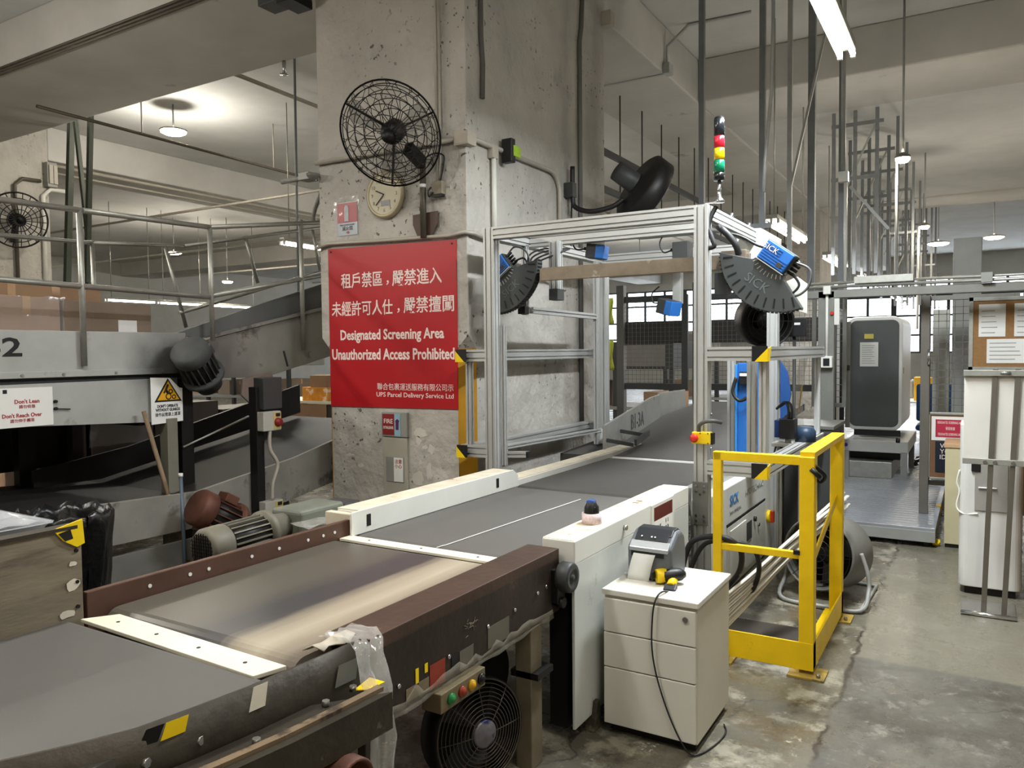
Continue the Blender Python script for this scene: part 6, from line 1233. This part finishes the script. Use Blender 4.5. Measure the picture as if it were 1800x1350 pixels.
bulb('round lamp on a thin pole at right, nearer of the two', -.70,9.24,3.6,60,ZC); t = thing('lamp_pole', 'thin white pole under the nearer round lamp at right', 'pole', (-.75,9.3,2.1)); MB().cyl((-.76,9.27,2.12),(-.76,9.27,3.62),.012,n=8).build('pole', M_white, t); MB().cyl((-.76,9.27,3.6),(-.70,9.24,3.66),.010,n=6).build('arm', M_white, t)
bulb('round lamp on a thin pole at right, farther of the two', -.77,14.6,3.6,60,ZB); t = thing('lamp_pole', 'thin white pole under the farther round lamp at right', 'pole', (-.85,14.6,2.1)); MB().cyl((-.86,14.6,1.9),(-.86,14.6,3.62),.02,n=8).build('pole', M_white, t); MB().cyl((-.86,14.6,3.6),(-.77,14.6,3.66),.010,n=6).build('arm', M_white, t)
bulb('dome lamp on the far soffit at right', -.80,20.6,4.0,40,ZC,.22); bulb('second dome lamp on the far soffit at right', .3,21.0,4.1,0,ZC,.2)
bulb('bright dome lamp on the ceiling at upper left', -10.4,7.5,4.95,170,ZC,.18,(1,.94,.82)); bulb('dome lamp far away at left above the raised conveyor', -19,13.6,4.4,150,ZC,.2); bulb('glaring lamp far away above the rising conveyor', -17.8,14.4,3.6,150,ZC,.14)
for k in range(4): bulb('ceiling lamp number %s deep in the left hall' % ['one','two','three','four'][k], (-9,-9.5,-20,-25)[k], (13.5,24,24,9)[k], 4.4, 220, ZC, .16, (1,.93,.80))
bulb('ceiling lamp deep in the right hall', 2.6, 13, 4.3, 120, ZC, .16); bulb('ceiling lamp behind the camera', 3.0, -3.0, 4.4, 150, ZC, .16); bulb('ceiling lamp behind the camera at left', -8.0, -2.0, 4.4, 200, ZC, .16)
tube_lamp(-18.0, 11.0, 12.3, 2.9, 'first batten of the long lit row far left', 2, 40, 5.3, 'lit row far left'); tube_lamp(-18.0, 12.4, 13.8, 2.9, 'second batten of the long lit row far left', 2, 40, 5.3, 'lit row far left'); tube_lamp(-18.0, 13.9, 15.6, 2.9, 'third batten of the long lit row far left', 2, 40, 5.3, 'lit row far left')
tube_lamp(-8.8, 8.1, 9.6, 3.2, 'batten hanging left of the pillar behind the rising conveyor', 2, 60, 5.3, 'lit row far left', (1,.96,.88))
# caged fan on the far left pillar
t = thing('wall_fan', 'black wire-caged wall fan on the far left pillar at the picture edge', 'fan', (0,0,0)); q = round_grille(t, .42, 5, 22, .12, M_blackm, .007); q.build('cage', M_blackm, t); MB().lathe([(0,.05),(.10,.05),(.11,-.1),(.06,-.22),(0,-.22)], (0,0,0), ZU, 18).build('motor', M_blackm, t); MB().bar((0,0,-.1),(0,-.35,-.28),.05,.05).build('arm', M_blackm, t)
for k in range(3):
    a = 2*PI*k/3; q = MB(); q.add([(math.cos(a)*.05,math.sin(a)*.05,0),(math.cos(a)*.36,math.sin(a)*.36,.02),(math.cos(a+.7)*.34,math.sin(a+.7)*.34,-.03),(math.cos(a+.7)*.05,math.sin(a+.7)*.05,-.01)], [(0,1,2,3)]); q.build('blade', mat('fan_blade_clear', (90,88,84)), t, solid=.004)
n_ = Vector((.95,-.2,-.2)).normalized(); u_ = Vector((0,0,1)).cross(n_).normalized(); place(t, frameM((-12.75,6.42,3.70), u_, n_.cross(u_), n_))
# pipes on beams and ceiling at left
def pipe(label, pts, r, m=None, drops=()):
    t = thing('ceiling_pipe', label, 'pipe', pts[0], 'pipes under the ceiling'); MB().tube(pts, r, 8).build('pipe', m or M_conduit, t)
    for d_ in drops: MB().cyl(d_, (d_[0],d_[1],ZC if d_[2] > 4.5 else d_[2]-.15), .01, n=6).build('hanger_rod', M_conduit, t)
M_pd2 = mat('dark_pipe', (96,90,80), .55, .3, .1)
for k, z in enumerate((4.83,4.795,4.76)): pipe(['upper','middle','lower'][k]+' of three dark pipes clipped along the cross beam edge', [(-16,4.63,z),(-4.62,4.63,z)], .014, M_pd2)
pipe('sprinkler pipe running away under the left ceiling', [(-9.8,5.2,4.62),(-9.95,9.7,4.62),(-9.6,9.75,4.62)], .022, M_pd2, [(-9.83,6.6,4.62),(-9.92,9.0,4.62)]); pipe('long pale pipe along the left long beam foot', [(-13.06,7.1,4.72),(-13.06,30,4.72)], .03); pipe('second pale pipe along the left long beam foot', [(-13.06,7.1,4.60),(-13.06,30,4.60)], .02)
pipe('pale pipe under the slab left of the pillar', [(-8.2,6.2,5.2),(-8.35,9.0,5.2),(-8.4,30,5.2)], .03); pipe('short grey pipe stub bending at the left of the pillar', [(-4.62,4.75,3.03),(-5.6,5.6,3.03),(-5.75,5.72,2.98),(-5.76,5.73,2.90)], .022, M_grey)
for k in range(5): pipe('thin pipe number %s crossing the deep left ceiling' % ['one','two','three','four','five'][k], [(-28+3*k,9.5+3.1*k,4.3-.12*k),(-5.2,9.5+3.1*k,4.3-.12*k)], .025, M_conduit)
t = thing('sprinkler_head', 'small sprinkler head under the cross beam edge at upper left', 'sprinkler', (-6.55,6.1,4.7)); MB().cyl((-6.55,6.12,4.66),(-6.55,6.12,4.80),.02,n=8).build('stem', M_chrome, t); MB().lathe([(0,0),(.05,0),(.05,.01),(0,.012)], (-6.55,6.12,4.65), ZU, 12).build('deflector', M_chrome, t)
# hanging trapeze of green steel angle at left
t = thing('hanging_trapeze', 'dark green steel angle trapeze hanging at left behind the handrail', 'hanger', (-11.0,6.3,2.6)); M_gr = mat('green_steel', (74,80,70), .5, .3, .1)
MB().bar((-11.24,6.3,2.58),(-10.95,6.3,5.34),.075,.075).build('upright', M_gr, t); MB().bar((-10.74,6.3,2.58),(-10.48,6.3,5.34),.06,.06).build('upright', M_gr, t); MB().bar((-10.92,6.3,5.1),(-10.67,6.3,3.18),.05,.05).build('brace', M_gr, t); MB().bar((-14.5,6.3,2.60),(-10.65,6.3,2.59),.06,.06).build('foot_bar', M_gr, t)
t = thing('hanging_rod', 'thin dark rod dropping from the ceiling to the rising conveyor', 'rod', (-6.68,6.4,2.9)); MB().cyl((-6.66,6.36,1.66),(-6.68,6.40,ZC),.014,n=8).build('rod', M_hang, t)
# steel angle over the pillar's left shoulder
t = thing('steel_angle', 'dark steel angle bracket at the top left shoulder of the pillar', 'bracket', (-4.9,4.5,4.3)); q = MB(); q.box(-5.05,-4.62,4.45,4.63,4.42,4.75); q.build('angle', M_dgrey, t, .004); MB().box(-4.78,-4.62,4.40,4.63,4.36,4.42).build('foot', M_blackm, t)
# threaded rod rack under the long beam, seen behind the drum fan
t = thing('hanging_tray', 'cable tray hung on thin rods below the long beam behind the drum fan', 'cable tray', (-4.2,9,3.3))
for z in (3.55,4.0): MB().bar((-3.9,7.3,z),(-3.9,30,z),.05,.07).build('runner', M_dgrey, t)
for k in range(16): MB().cyl((-3.9,7.7+.75*k,3.5),(-3.9,7.7+.75*k,4.80),.010,n=6).build('hanger_rod', M_dgrey, t)

# black drum fan and speaker-like box behind the large reader
t = thing('drum_fan', 'black drum fan standing behind the large blue-headed reader', 'fan', (-1.50,6.75,0))
ax = Vector((.5,-.85,-.1)).normalized(); C_ = Vector((-1.56,6.78,1.84))
MB().lathe([(.215,-.12),(.225,-.11),(.225,.10),(.215,.12),(.205,.10),(.205,-.12),(.215,-.12)], C_, ax, 36).build('drum', M_blackm, t); MB().lathe([(0,.06),(.07,.06),(.08,-.10),(0,-.10)], C_, ax, 18).build('motor', M_blackm, t); MB().cyl(C_-ax*.11, C_-ax*.105, .21, n=32).build('back_guard', M_blackm, t)
q = MB(); uu, vv, _ = q.frame(ax)
for f in (.05,.09,.13,.17,.205): q.tube([C_+ax*.11+uu*math.cos(k*2*PI/32)*f+vv*math.sin(k*2*PI/32)*f for k in range(32)], .003, 5, closed=True)
for k in range(8): q.bar(C_+ax*.11, C_+ax*.11+(uu*math.cos(k*PI/4)+vv*math.sin(k*PI/4))*.21, .004, .004)
q.build('guard', M_blackm, t); MB().cyl((-1.56,6.80,.0),(-1.56,6.80,1.64),.022,n=10).build('stand_pole', M_dgrey, t); MB().cyl((-1.56,6.80,0),(-1.56,6.80,.03),.11,n=20).build('stand_base', M_dgrey, t)
t = thing('black_monitor', 'black box screen on a stem right of the black drum fan', 'screen', (-1.34,7.0,0)); MB().box(-1.46,-1.26,6.97,7.05,1.70,1.86).build('case', M_black, t, .008); MB().cyl((-1.36,7.03,.161),(-1.36,7.03,1.72),.015,n=8).build('stem', M_dgrey, t); MB().box(-1.40,-1.30,6.965,6.972,1.80,1.82).build('label', M_paper, t)
# conduits and cable box on the far left pillar
for k, (y_, z0, z1, lb) in enumerate(((6.98,2.0,4.2,'white conduit bending down the far left pillar'),(6.55,2.0,4.3,'dark conduit down the far left pillar behind the caged fan'))):
    t = thing('conduit', lb, 'conduit', (-13.06,y_,z0)); MB().tube([(-13.06,y_,z0),(-13.06,y_,z1),(-13.06,y_+.12,z1+.12),(-13.06,y_+.4,z1+.13)], .035 if k == 0 else .03, 8).build('pipe', M_white if k == 0 else M_pd2, t)
t = thing('cable_box', 'cluster of small boxes where the long beam meets the far left pillar', 'junction box', (-13.05,7.1,4.35)); MB().box(-13.1,-12.98,7.02,7.18,4.35,4.75).build('box', M_grey, t, .006); MB().box(-12.98,-12.95,7.04,7.10,4.40,4.70).build('lid', M_conduit, t); MB().box(-12.98,-12.95,7.11,7.17,4.40,4.70).build('lid', M_conduit, t)
bulb('added round lamp beyond the left picture edge, brightening the cross beam soffit', -7.6, 2.4, 3.9, 130, ZC, .16, (1,.95,.86))  # unseen lamp, added to brighten the underside of the cross beam
